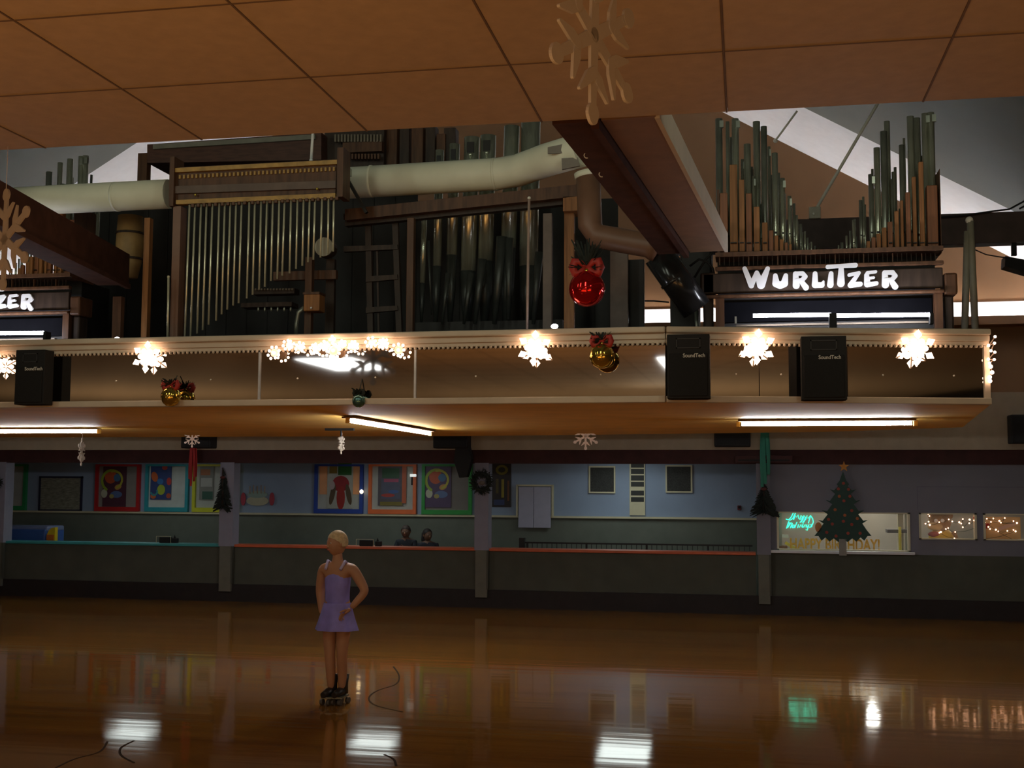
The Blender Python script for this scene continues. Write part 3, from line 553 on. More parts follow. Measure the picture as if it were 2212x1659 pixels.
obj('board', B().box(P(2128, 1170, YW + .3), P(2203, 1117, YW + .34)), mat('tan_cork', (.55, .33, .10), .8, var=.1), tb, bevel=.006); obj('leg', B().box((P(2134, 1150, YW + .3).x, YW + .31, 1.14), (P(2138, 1150, YW + .3).x, YW + .34, 1.3)), m_wood2, tb); obj('leg', B().box((P(2194, 1150, YW + .3).x, YW + .31, 1.14), (P(2198, 1150, YW + .3).x, YW + .34, 1.3)), m_wood2, tb); obj('paper', B().bar(P(2158, 1143, YW + .29), P(2194, 1130, YW + .29), .01, .06), pm('pink_paper', (.55, .35, .25)), tb)
sl = thing('string_lights', 'string of small warm lights across the small party windows', 'string lights', P(2090, 1168, YW + .1))
pts = [(1395, 750), (1405, 770), (1398, 818), (1372, 835), (1408, 845), (1488, 822), (1570, 798), (1600, 815), (1660, 823), (1676, 833), (1690, 795), (1690, 865), (1748, 800), (1745, 830), (1786, 808), (1815, 775), (1802, 870), (1625, 905), (1565, 872), (1545, 880), (1503, 905), (1490, 912), (1618, 960), (1506, 982), (1730, 975), (1607, 982),
       (1895, 792), (1950, 790), (2002, 810), (2048, 787), (2015, 826), (2122, 812), (2152, 828), (1930, 820), (1908, 862), (1922, 880), (1972, 886), (1992, 900), (2070, 896), (2122, 888), (2140, 900), (1882, 965), (1998, 974), (2105, 976), (2130, 978), (1880, 825)]
PW_ = [P(1652 + x/3.95, 920 + y/3.95, YW + .03) for x, y in pts]
for k, p in enumerate(PW_): obj('bulb', B().ball(p, .011 if k % 4 else .015, 8, 6), m_mini, sl)
sw = B()
for p, q in zip(PW_[:26], PW_[1:26]): sw.tube([p, (p+q)/2 - Vector((0, 0, .02)), q], .003, 4, False)
for p, q in zip(PW_[26:], PW_[27:]): sw.tube([p, (p+q)/2 - Vector((0, 0, .02)), q], .003, 4, False)
obj('wire', sw, pm('wire_green', (.02, .05, .03)), sl)
for x, y, lab in ((2109, 1119, 'small red bow by the top of the small bear window'), (2130, 1133, 'small red bow by the tan notice board')):
    t = thing('ribbon_bow', lab, 'bow', P(x, y + 5, YW + .02), 'small red bows'); obj('loop', B().ball(P(x - 3, y, YW + .02), .03, 8, 6, (1, .5, .7)), m_ribbon, t); obj('loop', B().ball(P(x + 4, y, YW + .02), .03, 8, 6, (1, .5, .7)), m_ribbon, t); obj('tail', B().bar(P(x, y, YW + .02), P(x + 1, y + 9, YW + .02), .03, .01), m_ribbon, t)
# ------------------------------------------------------------------ boxes and snowflakes on the beige wall above the valance
def wallspk(px0, py0, px1, py1, lab, Y=YW - .5):
    a, b = P(px0, py1, Y), P(px1, py0, Y); t = thing('wall_speaker', lab, 'speaker', ((a.x+b.x)/2, Y, a.z), 'black speakers on the beige wall')
    obj('cabinet', B().box((a.x, Y, a.z), (b.x, Y + .38, b.z)), m_black, t, bevel=.02); obj('grille', B().box((a.x + .04, Y - .012, a.z + .04), (b.x - .04, Y, b.z - .04)), m_grille, t)
    obj('bracket', B().box(((a.x+b.x)/2 - .03, Y + .38, (a.z+b.z)/2 - .03), ((a.x+b.x)/2 + .03, YH + .01, (a.z+b.z)/2 + .03)), m_black, t)
wallspk(390, 930, 455, 968, 'black speaker box above the red windsock')
wallspk(935, 928, 1010, 968, 'black speaker box above the leaf green window')
obj('drop_mount', B().prism([P(x, y, YW - .45) for x, y in ((984, 966), (1012, 966), (1018, 992), (1008, 1030), (992, 1032), (980, 996))], (0, .2, 0)), m_black, bpy.data.objects['wall_speaker.001'])
wallspk(1543, 925, 1621, 965, 'black speaker box beside the green windsock')
wallspk(2185, 895, 2260, 958, 'black speaker box at the photo edge above the string lights')
FL = [[(0, 0), (0, .33)], [(0, .52), (-.22, .80)], [(0, .52), (.22, .80)], [(0, 0), (0, .78)]]
def flake(c, r, u_, v_, n_, label, m, th=.02, cord=None, name='snowflake', group='hanging foam snowflakes'):
    c, u_, v_, n_ = Vector(c), Vector(u_), Vector(v_), Vector(n_); t = thing(name, label, 'snowflake', c - Vector((0, 0, r)), group)
    for k in range(6):
        a_ = R(60*k); e = u_*math.sin(a_) + v_*math.cos(a_); s_ = u_*math.cos(a_) - v_*math.sin(a_)
        def q(x, y): return c + s_*(x*r) + e*(y*r)
        b = B(); b.stroke([(q(0, .0), .085*r), (q(0, .78), .06*r)], th, 6, n_)
        b.stroke([(q(0, .78), .06*r), (q(0, .88), .115*r), (q(0, .91), .10*r)], th, 10, n_)
        for sg in (-1, 1): b.stroke([(q(0, .42), .065*r), (q(.11*sg, .50), .075*r), (q(.30*sg, .68), .022*r)], th, 6, n_)
        obj('arm', b, m, t)
    if cord: obj('cord', B().tube([c + v_*r*.98, Vector(cord)], .0025, 4), m_white, t)
    return t
cb = P(1285, 75, 4.55); yawr = R(67)
flake(cb, .355, (math.cos(yawr), math.sin(yawr), 0), (.02, 0, 1), (-math.sin(yawr), math.cos(yawr), 0), 'large white foam snowflake hanging near the top of the picture', m_flake, .013, (cb.x, cb.y, CZ))
cb = P(9, 517, 7.0); yawr = R(-28)
flake(cb, .335, (math.cos(yawr), math.sin(yawr), 0), (.0, 0, 1), (-math.sin(yawr), math.cos(yawr), 0), 'white foam snowflake cut by the photo edge before the sign letters', m_flake, .013, (cb.x, cb.y, CZ))
for px, py, r, ya, Y, lab, m in ((177, 976, 33, 106, 17.0, 'pale snowflake seen edge-on under the loft near the red window', m_flake), (738, 958, 24, 91, 15.5, 'pale snowflake turned edge-on on a cord below the loft light', m_flake), (1265, 942, 30, 10, 17.3, 'dim snowflake half hidden by the loft edge', m_dimflake), (415, 948, 20, 15, 17.5, 'small dim snowflake beside the red windsock', m_dimflake)):
    c = P(px, py, Y); rr = r*Y/FPX; ya = R(ya)
    flake(c, rr, (math.cos(ya), math.sin(ya), 0), (.0, 0, 1), (-math.sin(ya), math.cos(ya), 0), lab, m, .015, (c.x, c.y, 2.93))
# ------------------------------------------------------------------ organ loft (balcony) with mirrored front
ZB, ZT = 2.93, 3.61
F = [Vector((-9.6, 10.90, 0)), Vector((P(1438, 800, 10.80).x, 10.80, 0)), Vector((2.16, 11.42, 0))]
lf = thing('organ_loft', 'long hanging organ loft with mirrored front and cream mouldings', 'balcony', (-2, 14, ZB))
poly = [F[0], F[1], F[2], Vector((2.65, 15.76, 0)), Vector((1.05, 17.0, 0)), Vector((-2.1, 17.7, 0)), Vector((-4.3, 18.1, 0)), Vector((-14, 18.2, 0)), Vector((-14, 10.95, 0))]
obj('soffit', B().prism([p + Vector((0, 0, ZB)) for p in poly], (0, 0, .03)), m_soffit, lf)
obj('deck', B().prism([p + Vector((0, .05, ZB + .03)) for p in poly], (0, 0, .04)), m_woodd, lf)
def along(k, px):                                   # point on front segment k under pixel column px
    a, b = F[k], F[k+1]; d = b - a; r = ray(px, 800); t = (a.x*r.y - a.y*r.x) / (d.y*r.x - d.x*r.y); return a + d*t
def front(k, p, q, z0, z1, o0, o1):
    d = (F[k+1] - F[k]).normalized(); n = Vector((d.y, -d.x, 0)) * -1
    n = Vector((-d.y, d.x, 0)); b = B()            # n points away from the camera
    vs = [p + n*o0, q + n*o0, q + n*o1, p + n*o1]
    return b.prism([v + Vector((0, 0, z0)) for v in vs], (0, 0, z1 - z0))
zm0, zm1 = ZB + .06, ZT - .16
m_steel = mat('steel_divider', (.60, .60, .60), .35, .7)
segs = [(0, F[0], along(0, 561)), (0, along(0, 561), along(0, 897)), (0, along(0, 897), F[1]), (1, F[1], along(1, 1640)), (1, along(1, 1640), along(1, 1830)), (1, along(1, 1830), F[2])]
for i, (k, p, q) in enumerate(segs):
    d = (q - p).normalized()*.004; mp_ = obj('mirror_panel', front(k, p + d, q - d, zm0, zm1, 0, .012), m_mirror, lf)
    n_s = max(2, int((q - p).length/.9))
    for j in range(n_s): 
        c = p + (q - p)*((j + .5)/n_s) + Vector((0, -.006, (zm0 + zm1)/2 - .03)); obj('mirror_screw', B().ball(c, .009, 6, 4, (1, .5, 1)), m_rod, mp_)
obj('backing_board', front(0, F[0], F[1], ZB + .03, ZT - .02, .014, .06), m_woodd, lf); obj('backing_board', front(1, F[1], F[2], ZB + .03, ZT - .02, .014, .06), m_woodd, lf)
for px in (561, 897): obj('divider_strip', front(0, along(0, px - 2), along(0, px + 2.5), zm0, zm1, -.012, 0), m_steel, lf)
for k in (0, 1):
    obj('bottom_moulding', front(k, F[k], F[k+1], ZB, ZB + .06, -.05, .012), m_cream, lf, bevel=.008)
    obj('cornice_cap', front(k, F[k], F[k+1], ZT - .055, ZT, -.07, .10), m_cream, lf, bevel=.012)
    obj('cornice_frieze', front(k, F[k], F[k+1], ZT - .11, ZT - .055, -.035, .05), m_cream, lf, bevel=.006)
    obj('cornice_step', front(k, F[k], F[k+1], ZT - .145, ZT - .11, -.018, .05), m_cream, lf, bevel=.004)
    bd = B(); d = F[k+1] - F[k]; n = int(d.length/.045)
    for j in range(n): bd.ball(F[k] + d*((j+.5)/n) + Vector((0, -.012, ZT - .152)), .017, 6, 4)
    tag(obj('bead_row', bd, m_cream, lf), kind='stuff')
obj('end_moulding', front(1, F[2] - (F[2]-F[1]).normalized()*.05, F[2], ZB + .06, ZT - .15, -.02, .012), m_cream, lf)
obj('end_wall', B().bar(F[2] + Vector((-.03, 0, (ZB+ZT)/2)), Vector((2.62, 15.7, (ZB+ZT)/2)), .06, ZT - ZB - .03), m_header, lf)
# tubes under the loft
def batten(p, q, label):
    p, q = Vector(p), Vector(q); t = thing('batten_light', label, 'light', (p+q)/2, 'bare fluorescent battens under the loft')
    obj('tray', B().bar(p + Vector((0, 0, .035)), q + Vector((0, 0, .035)), .14, .02), mat('shaded_batten_tray', (.16, .085, .025), .8), t)  # dark tray colour holds the shade, so the tube doesn't whiten it
    d = (q-p)*.02; obj('tube', B().tube([p + d, q - d], .022, 10), m_tube, t)
    for e in (p, q): obj('lampholder', B().box(e - Vector((.02, .02, .03)), e + Vector((.02, .02, .03))), m_soffit, t)
batten((-10.1, 14.8, 2.875), (-8.55, 14.85, 2.875), 'bare fluorescent batten cut by the photo edge under the loft')
batten((-4.23, 12.45, 2.875), (-4.22, 15.9, 2.875), 'bare fluorescent batten pointing away above the skater')
batten((-.08, 13.6, 2.875), (1.8, 13.56, 2.875), 'bare fluorescent batten below the big lit sign')
sb = thing('ceiling_box', 'small dark hook plate on the loft underside by the batten', 'fixture', PZ(737, 928, 2.925)); c = PZ(737, 926, 2.925)
obj('plate', B().box((c.x - .22, c.y - .03, 2.90), (c.x + .18, c.y + .03, 2.93)), m_black, sb); obj('hook', B().tube([(c.x, c.y, 2.9), (c.x, c.y, 2.82)], .012, 6), m_black, sb)
# ------------------------------------------------------------------ loudspeakers and decorations on the loft front
def loudspeaker(px0, py0, px1, py1, k, label):
    yb = min(along(k, px0).y, along(k, px1).y) - .074; Y = yb - .16; a, b = P(px0, py1, Y), P(px1, py0, Y); rz = 0 if k == 0 else math.atan2(F[2].y - F[1].y, F[2].x - F[1].x)*.5
    t = thing('loudspeaker', label, 'speaker', ((a.x+b.x)/2, Y, a.z), 'black loudspeakers on the loft front')
    obj('cabinet', B().box((a.x, Y, a.z), (b.x, yb, b.z)), m_black, t, bevel=.006)
    obj('grille', B().box((a.x + .02, Y - .012, a.z + .02), (b.x - .02, Y, b.z - .17)), m_grille, t, bevel=.006)
    hr = B(); z1, z0 = b.z - .035, b.z - .125; xa, xb = a.x + .08, b.x - .08
    hr.box((xa, Y - .006, z0), (xb, Y, z0 + .01)).box((xa, Y - .006, z1 - .01), (xb, Y, z1)).box((xa, Y - .006, z0), (xa + .01, Y, z1)).box((xb - .01, Y - .006, z0), (xb, Y, z1))
    obj('horn_frame', hr, pm('horn_grey', (.03, .03, .032)), t)
    textobj('nameplate', 'SoundTech', pm('nameplate_silver', (.8, .8, .75)), t, ((a.x+b.x)/2 + .05, Y - .016, b.z - .205), .048, .002, wid=.19)
    obj('foot_bracket', B().box((a.x + .02, Y + .05, ZB + .055), (b.x - .02, yb + .05, a.z)), pm('bracket_pinkish', (.30, .16, .13)), t)
loudspeaker(1441, 721, 1533, 861, 1, 'black loudspeaker on the loft front beside the gold ball')
loudspeaker(1732, 725, 1828, 864, 1, 'black loudspeaker between the two lit snowflakes under the big sign')
loudspeaker(30, 755, 98, 874, 0, 'black loudspeaker near the photo edge under the cropped sign letters')
def litflake(px, py, r, k, label, Y=None):
    p0 = along(k, px); Y = Y or p0.y - .09; c = P(px, py, Y); rr = r*Y/FPX
    t = thing('lit_snowflake', label, 'light', c - Vector((0, 0, rr)), 'lit snowflakes on the loft front'); fr = B()
    for j in range(6):
        a_ = R(60*j + 4); e = Vector((math.sin(a_), 0, math.cos(a_))); fr.bar(c + Vector((0, .012, 0)), c + e*rr + Vector((0, .012, 0)), .012, .012, (0, 1, 0))
        s_ = Vector((e.z, 0, -e.x)); obj('lit_arm', B().prism([c + e*rr*.50, c + e*rr*.72 + s_*rr*.20, c + e*rr*1.0, c + e*rr*.72 - s_*rr*.20], (0, .014, 0)), m_bulb, t)
        b2 = R(60*j + 34); e2 = Vector((math.sin(b2), 0, math.cos(b2))); obj('bulb', B().ball(c + e2*rr*.40, rr*.16, 8, 6), m_bulb, t)
    obj('frame', fr, m_dimflake, t); obj('hub', B().ball(c, rr*.30, 10, 8, (1, .5, 1)), m_bulb, t)
    obj('hanger', B().bar(c + Vector((0, .03, rr*.5)), Vector((c.x, p0.y - .06, ZT - .05)), .01, .01), m_dimflake, t)
litflake(316, 771, 38, 0, 'glowing white snowflake light beside the cropped-sign loudspeaker')
litflake(1154, 752, 40, 0, 'glowing white snowflake light near the gold ball on the mirrors')
litflake(1637, 749, 39, 1, 'glowing white snowflake light between the two loudspeakers')
litflake(1982, 752, 39, 1, 'glowing white snowflake light nearest the loft corner')
litflake(-8, 788, 32, 0, 'glowing snowflake light cut by the photo edge')
lg = thing('lit_garland', 'cluster garland of small glowing flower lights on the mirror panel', 'string lights', P(720, 790, 10.78)); rnd = random.Random(5); prev = None; wr_ = B()
for (x, y, r, n) in ((591, 762, 14, 8), (623, 745, 12, 8), (648, 750, 12, 7), (680, 753, 12, 8), (701, 747, 10, 7), (719, 757, 18, 12), (718, 733, 6, 4), (739, 743, 8, 6), (763, 748, 12, 8), (801, 740, 12, 7), (827, 742, 12, 8), (860, 756, 15, 8)):
    c = P(x, y, 10.72); u = 10.72/FPX
    obj('bulb', B().ball(c, 3.6*u, 8, 6), m_bulb, lg)
    for j in range(n):
        a_ = 2*math.pi*j/n + x; rr = r*(.8 + .25*rnd.random()); obj('bulb', B().ball(c + Vector((math.cos(a_)*rr*u, rnd.uniform(-.01, .01), math.sin(a_)*rr*u)), 3.4*u, 8, 6), m_bulb, lg)
    q = c + Vector((0, .02, 0)); wr_.ball(q, r*u*.7, 10, 6, (1, .15, 1))
    if prev: wr_.tube([prev, (prev + q)/2 - Vector((0, 0, .01)), q], .004, 4, False)
    prev = q
obj('wire', wr_, m_dimflake, lg)
sg = thing('string_lights', 'short string of warm lights hanging at the loft corner', 'string lights', P(2141, 825, 11.36)); pts = [P(1652 + x/3.95, 540 + y/3.95, 11.36) for x, y in ((1965, 740), (1910, 815), (1960, 795), (1930, 860), (1963, 872), (1908, 932), (1958, 935), (1918, 965), (1928, 995), (1940, 1045), (1920, 1085), (1922, 1118))]
for k, p in enumerate(pts): obj('bulb', B().ball(p, .013 if k < 8 else .018, 8, 6), m_bulb, sg)
wr_ = B()
for p, q in zip(pts, pts[1:]): wr_.tube([p, q], .004, 4, False)
obj('wire', wr_, m_dimflake, sg)
def bauble(c, r, m, label, cord_to=None, bowm=None, tall=.6):
    c = Vector(c); t = thing('bauble', label, 'ornament', c - Vector((0, 0, r)), 'large Christmas baubles')
    obj('ball', B().ball(c, r, 20, 14), m, t); obj('cap', B().lathe(c + Vector((0, 0, r*.96)), [(r*.22, 0), (r*.22, r*.16), (0, r*.17)], 10), m_goldb, t)
    top = c + Vector((0, 0, r*1.1)); rb = bowm or m_ribbon
    for sg_ in (-1, 1):
        lp = [top + Vector((sg_*r*.75*math.sin(q*math.pi/6), -r*.12, r*.42*math.sin(q*math.pi/3)*1 + r*.15*q/6)) for q in range(7)]
        obj('bow_loop', B().tube(lp, [r*.10, r*.2, r*.26, r*.28, r*.24, r*.2, r*.1], 6), rb, t); obj('bow_tail', B().bar(top, top + Vector((sg_*r*.35, -r*.2, -r*.9)), r*.2, r*.04, (0, 1, 0)), rb, t)
    fb_ = B(); rn = random.Random(int(c.x*100))
    for k in range(70):
        d = Vector((rn.uniform(-1, 1), rn.uniform(-.6, .6), rn.uniform(-.2, 1)*tall*1.4)); p = top + d*r*.3; q = top + d*r*1.0; s_ = Vector((.012, 0, .006)); fb_.add([p - s_, p + s_, q + s_*.4, q - s_*.4], [(0, 1, 2, 3)])
    tag(obj('fir_spray', fb_, m_fir, t, fixn=False), kind='stuff')
    if cord_to: obj('cord', B().tube([top, Vector(cord_to)], .005, 5), m_fir, t)
c = P(1268, 624, 10.55); bauble(c, .162, m_red, 'large shiny red bauble with bow hanging before the organ', P(1290, 536, 11.66), tall=1.2)
c = P(1300, 769, 10.60); bauble(c, .112, m_goldb, 'gold bauble with red bow hanging on the mirrors', (c.x, along(0, 1300).y - .05, ZT - .03))
c = P(369, 857, 10.70); bauble(c, .095, m_goldb, 'gold bauble with dark bow, standing in for a mirror reflection', (c.x, 10.82, ZB + .3))  # solid ball built in place of a reflection in the mirror
c = P(775, 866, 10.74); bauble(c, .062, m_teal, 'dull teal bauble standing in for a mirror reflection', (c.x, 10.83, ZB + .25), m_fir)  # another mirror reflection built as a solid ball
# ------------------------------------------------------------------ beams, roof members, wall beam, tie rod
def dirbeam(x, z): return lambda y: Vector((x + .079*(y - 7.05), y, z))
m_beam = mat('dark_red_beam', (.075, .030, .018), .85, var=.2, spec=.1)
bm_ = thing('roof_beam', 'long brown roof beam running from the ceiling edge to the organ', 'beam', (-.8, 7.05, CZ - .02))
g = dirbeam(-1.0, CZ); y0, y1 = 7.10, 11.4
obj('web', B().bar(g(y0) + Vector((0, 0, .12)), g(y1) + Vector((0, 0, .12)), .29, .26), m_beam, bm_)
obj('flange', B().bar(g(y0) + Vector((.12, 0, -.03)), g(y1) + Vector((.12, 0, -.03)), .05, .05), m_beam, bm_)
obj('box_soffit', B().bar(g(y0) + Vector((.32, 0, .10)), g(y1) + Vector((.32, 0, .10)), .33, .2), mat('brown_box_beam', (.22, .11, .05), .6, var=.15), bm_)
obj('white_edge', B().bar(g(y0) + Vector((.495, 0, .08)), g(y1) + Vector((.495, 0, .08)), .03, .18), m_cream, bm_)
for px, py in ((1268, 332), (1300, 373)):
    p = P(px, py, 8.2); p = PZ(px, py, CZ - .012); obj('eye_hook', B().tube([p + Vector((math.cos(R(q*36))*.02, 0, -.01 + math.sin(R(q*36))*.02)) for q in range(2, 9)], .004, 5), m_rod, bm_)
b2 = thing('roof_beam', 'dark red-brown roof beam behind the cropped snowflake', 'beam', (-6.9, 9, 4.3))
pA, pB = P(15, 440, 8.6), P(330, 640, 14.5)
g2 = lambda y: Vector((-5.95 + .079*(y - 7.05), y, 4.62))
obj('web', B().bar(Vector((-5.9, 7.2, 4.50)), Vector((-6.74, 11.9, 4.50)), .34, .34), m_beam, b2); obj('flange', B().bar(Vector((-5.72, 7.2, 4.31)), Vector((-6.56, 11.9, 4.31)), .05, .05), m_beam, b2)
hb = thing('tie_beam', 'dark horizontal tie beam crossing behind the sign organ case', 'beam', (2.5, 16, 5.27))
obj('timber', B().box((-1.2, 15.9, 5.27), (6.5, 16.15, 5.66)), mat('dark_tie_timber', (.075, .05, .045), .7, var=.2), hb)
cbp = [P(x, y, 15.86) for x, y in ((2030, 470), (2080, 466), (2140, 457), (2180, 452), (2212, 435), (2260, 415))]
obj('cable', B().tube(cbp, .012, 5), m_black, hb); obj('cable', B().tube([p + Vector((.12, 0, .0)) for p in cbp[3:]], .012, 5), m_black, hb)
rd = thing('tie_rod', 'thin pale tie rod slanting above the V of pipes', 'rod', P(1757, 460, 15.85)); p, q = P(1765, 448, 15.9), P(1897, 222, 15.9)
obj('rod', B().tube([p, q], .022, 6), m_rod, rd); obj('anchor_plate', B().box(P(1748, 472, 15.84), P(1772, 448, 15.9)), mat('pale_plate', (.5, .47, .38), .6), rd, bevel=.01)
obj('bolt', B().ball(P(1758, 462, 15.83), .02, 8, 6), m_rod, rd)
rd2 = thing('tie_rod', 'faint thin wire slanting beside the pipes near the ceiling edge', 'rod', P(1680, 300, 16)); obj('rod', B().tube([P(1675, 304, 16), P(1722, 240, 16)], .014, 5), m_rod, rd2); obj('end_eye', B().ball(P(1675, 304, 16), .03, 8, 6), m_rod, rd2)
fp = thing('folding_stand', 'pair of leaning grey poles beside the sign organ case', 'stand', P(2100, 705, 12.6))
obj('leg', B().tube([P(2096, 478, 12.6), P(2108, 742, 12.6)], .035, 8), mat('grey_brown_pole', (.26, .24, .18), .6), fp); obj('leg', B().tube([P(2090, 500, 12.62), P(2083, 742, 12.62)], .035, 8), MATS['grey_brown_pole'], fp); obj('apex_cap', B().ball(P(2094, 476, 12.6), .04, 8, 6), m_rod, fp)
sp_ = thing('spotlight', 'small black spotlight on a stem under the tie beam', 'spotlight', P(2190, 590, 15.9))
obj('stem', B().box(P(2186, 552, 15.95), P(2194, 520, 16.0)), m_black, sp_); hp = [P(2172, 553, 15.9), P(2225, 563, 15.9), P(2222, 590, 15.9), P(2171, 575, 15.9)]
obj('head', B().prism(hp, (0, .25, 0)), m_black, sp_); obj('cable', B().tube([P(2100, 537, 15.9), P(2130, 550, 15.9), P(2172, 557, 15.9)], .008, 5), m_black, sp_)
# ------------------------------------------------------------------ organ cases with lit letters
LET = {'W': [[(360,1195,16),(408,1315,20)],[(408,1315,18),(447,1225,16)],[(447,1225,16),(478,1312,28)],[(478,1312,28),(525,1195,16)]],
 'U': [[(580,1245,16),(585,1300,26),(615,1315,24),(645,1300,26),(655,1245,16)]],
 'R': [[(725,1232,18),(730,1315,24)],[(725,1230,14),(775,1230,16),(795,1252,16),(770,1280,16),(735,1280,12)],[(765,1285,16),(800,1330,20)]],
 'L': [[(865,1230,16),(865,1310,22)],[(865,1312,20),(915,1312,18),(925,1288,8)]],
 'I': [[(980,1230,16),(975,1310,22)]], 'T': [[(955,1182,14),(1050,1175,13),(1155,1170,16)],[(1053,1180,16),(1050,1300,26)]],
 'Z': [[(1110,1240,12),(1180,1225,12)],[(1180,1225,12),(1120,1310,18)],[(1120,1312,20),(1190,1305,16)]],
 'E': [[(1235,1240,16),(1240,1305,22)],[(1240,1225,12),(1300,1217,10)],[(1245,1265,10),(1285,1260,9)],[(1245,1310,16),(1305,1300,14)]],
 'R2': [[(1365,1225,18),(1370,1310,24)],[(1365,1222,14),(1420,1222,16),(1440,1247,16),(1415,1275,16),(1375,1275,12)],[(1410,1280,16),(1440,1325,20)]]}
YC = 12.0
def Q(cx_, cy_, Y=YC): return P(1500 + cx_/3.318, 220 + cy_/3.318, Y)
KC = YC/FPX/3.318
m_letter = mat('white_sign_letter', (.88, .88, .90), .45, var=.02)
def organ_case(dx, label, tube=True):
    D_ = Vector((dx, 0, 0)); t = thing('organ_case', label, 'organ', Vector((Q(960, 1600).x + dx, YC + .5, ZB + .07)), 'organ pipe cases with letters')
    def ob(name, b, m, parent=t, bevel=0.):
        b.v = [v + D_ for v in b.v]; return obj(name, b, m, parent, bevel)
    def bx(x0, y0, x1, y1, ya, yb): return B().box((Q(x0, y0, YC).x, ya, Q(x0, y1, YC).z), (Q(x1, y1, YC).x, yb, Q(x1, y0, YC).z))
    ob('sign_board', bx(60, 1185, 1785, 1375, YC, YC + .05), m_woodd, bevel=.01)
    ob('board_moulding', bx(60, 1368, 1790, 1388, YC - .03, YC + .05), m_wood, bevel=.008)
    ob('board_moulding', bx(150, 1165, 1785, 1185, YC - .02, YC + .05), m_wood, bevel=.006)
    ob('side_bracket', bx(1790, 1222, 1890, 1380, YC + .0, YC + .28), m_wood, bevel=.02); ob('side_column', bx(1800, 1380, 1872, 1640, YC + .06, YC + .24), m_woodd, bevel=.02)
    ob('side_bracket', bx(40, 1222, 150, 1380, YC + .0, YC + .28), m_woodd, bevel=.02); ob('side_column', bx(60, 1380, 135, 1640, YC + .06, YC + .24), m_woodd, bevel=.02)
    ob('leg', bx(1722, 1340, 1788, 1660, YC + .02, YC + .12), m_wood); ob('leg', bx(150, 1390, 215, 1660, YC + .02, YC + .12), m_wood)
    ob('recess_panel', bx(200, 1380, 1730, 1560, YC + .22, YC + .25), mat('recess_blue_black', (.006, .006, .008), 1., spec=.05))
    ob('chest', bx(160, 1060, 1770, 1660, YC + .30, YC + .9), m_blackw)
    ob('rack_rail', bx(150, 1062, 1785, 1082, YC - .01, YC + .30), m_wood)
    for k in range(46):
        x = 175 + k*34.5 + ((k*7) % 5); ob('rack_peg', bx(x, 1082, x + (10 if k % 6 == 0 else 5), 1168, YC + .03, YC + .06), m_wood if k % 6 == 0 else m_woodd)
    ob('side_panel', bx(160, 620, 182, 1075, YC + .05, YC + .5), m_wood); ob('side_panel', bx(1762, 470, 1780, 1075, YC + .05, YC + .5), m_wood)
    wp = [(180,240,640),(250,312,432),(318,362,545),(368,415,640),(424,470,740),(486,528,850),(536,568,910),(574,604,945),(612,640,975),(648,672,995),(680,700,1010), (1240,1268,985),(1275,1305,960),(1312,1345,930),(1350,1385,890),(1392,1432,845),(1440,1476,770),(1482,1512,690),(1520,1562,635),(1568,1608,520),(1614,1662,415),(1674,1762,580)]
    for k, (x0, x1, y0) in enumerate(wp):
        pp = ob('wood_pipe', bx(x0, y0, x1, 1064, YC + .06 + .02*(k % 2), YC + .06 + .02*(k % 2) + (x1-x0)*KC), m_wood2 if k % 3 else mat('red_brown_pipe_wood', (.24, .085, .03), .5, var=.3, scale=6, stretch=(6, 6, .4)), bevel=.006)
        if x1 - x0 > 38: ob('mouth', bx(x0 + 8, 998, x1 - 8, 1006, YC + .05, YC + .062 + .02*(k % 2)), m_blackw, pp)
    mp__ = [(170,45,60,0),(232,25,50,1),(290,45,60,0),(262,26,140,2),(345,24,330,1),(378,44,245,0),(412,20,360,2),(447,46,50,1),(425,20,480,0),(500,40,115,0),(540,20,235,1),(580,38,310,0),(556,18,420,2),(612,18,430,1),(637,30,495,0),(662,14,560,2),(688,24,625,0),(706,12,660,1),(722,18,680,0),(740,18,765,0),(756,10,790,1),(772,16,830,0),(788,10,870,1),(802,13,885,0),(822,12,930,0),(836,9,950,1),(850,11,960,0),(875,10,990,0),(900,9,1010,0),(928,8,1030,0),
          (1000,8,1028,0),(1025,9,1015,0),(1050,10,985,0),(1070,11,965,0),(1088,9,945,1),(1108,14,915,0),(1135,13,880,0),(1160,18,800,0),(1178,13,770,1),(1213,24,655,0),(1240,16,605,1),(1264,13,640,2),(1287,34,465,0),(1330,40,270,0),(1308,16,400,1),(1380,44,150,0),(1355,16,330,2),(1415,38,45,1),(1442,16,500,0),(1466,26,420,1),(1490,18,360,2),(1512,34,250,0),(1543,16,170,1),(1576,44,40,0),(1606,18,90,2),(1636,46,22,1),(1682,40,18,0),(1660,18,120,2),(1725,44,12,0),(1706,18,230,1)]
    rp_ = random.Random(4); ex = []
    for q in range(44):
        x = rp_.uniform(190, 905) if q % 2 else rp_.uniform(1020, 1745); d_ = abs(x - 965)/780; ex.append((x, 9 + 17*d_*rp_.random(), 1040 - 960*d_**1.25*rp_.uniform(.55, .9), 1 + q % 3))
    for k, (x, w, y0, row) in enumerate([(a_, b_*1.12, c_, d_) for a_, b_, c_, d_ in mp__] + ex):
        Yp_ = YC + .30 + .14*row; a = Q(x, y0, YC); c0 = Q(x, 1062, YC); r_ = w*KC/2; xx = c0.x + (a.x - c0.x)
        top = Vector((xx, Yp_, a.z)); H_ = a.z - c0.z; bot = Vector((xx, Yp_, c0.z)); ft = min(.22, H_*.35)
        pp = ob('metal_pipe', B().tube([bot, bot + Vector((0, 0, ft)), top], [r_*.35, r_, r_*1.03], 12), m_pipe if k % 3 else m_piped)
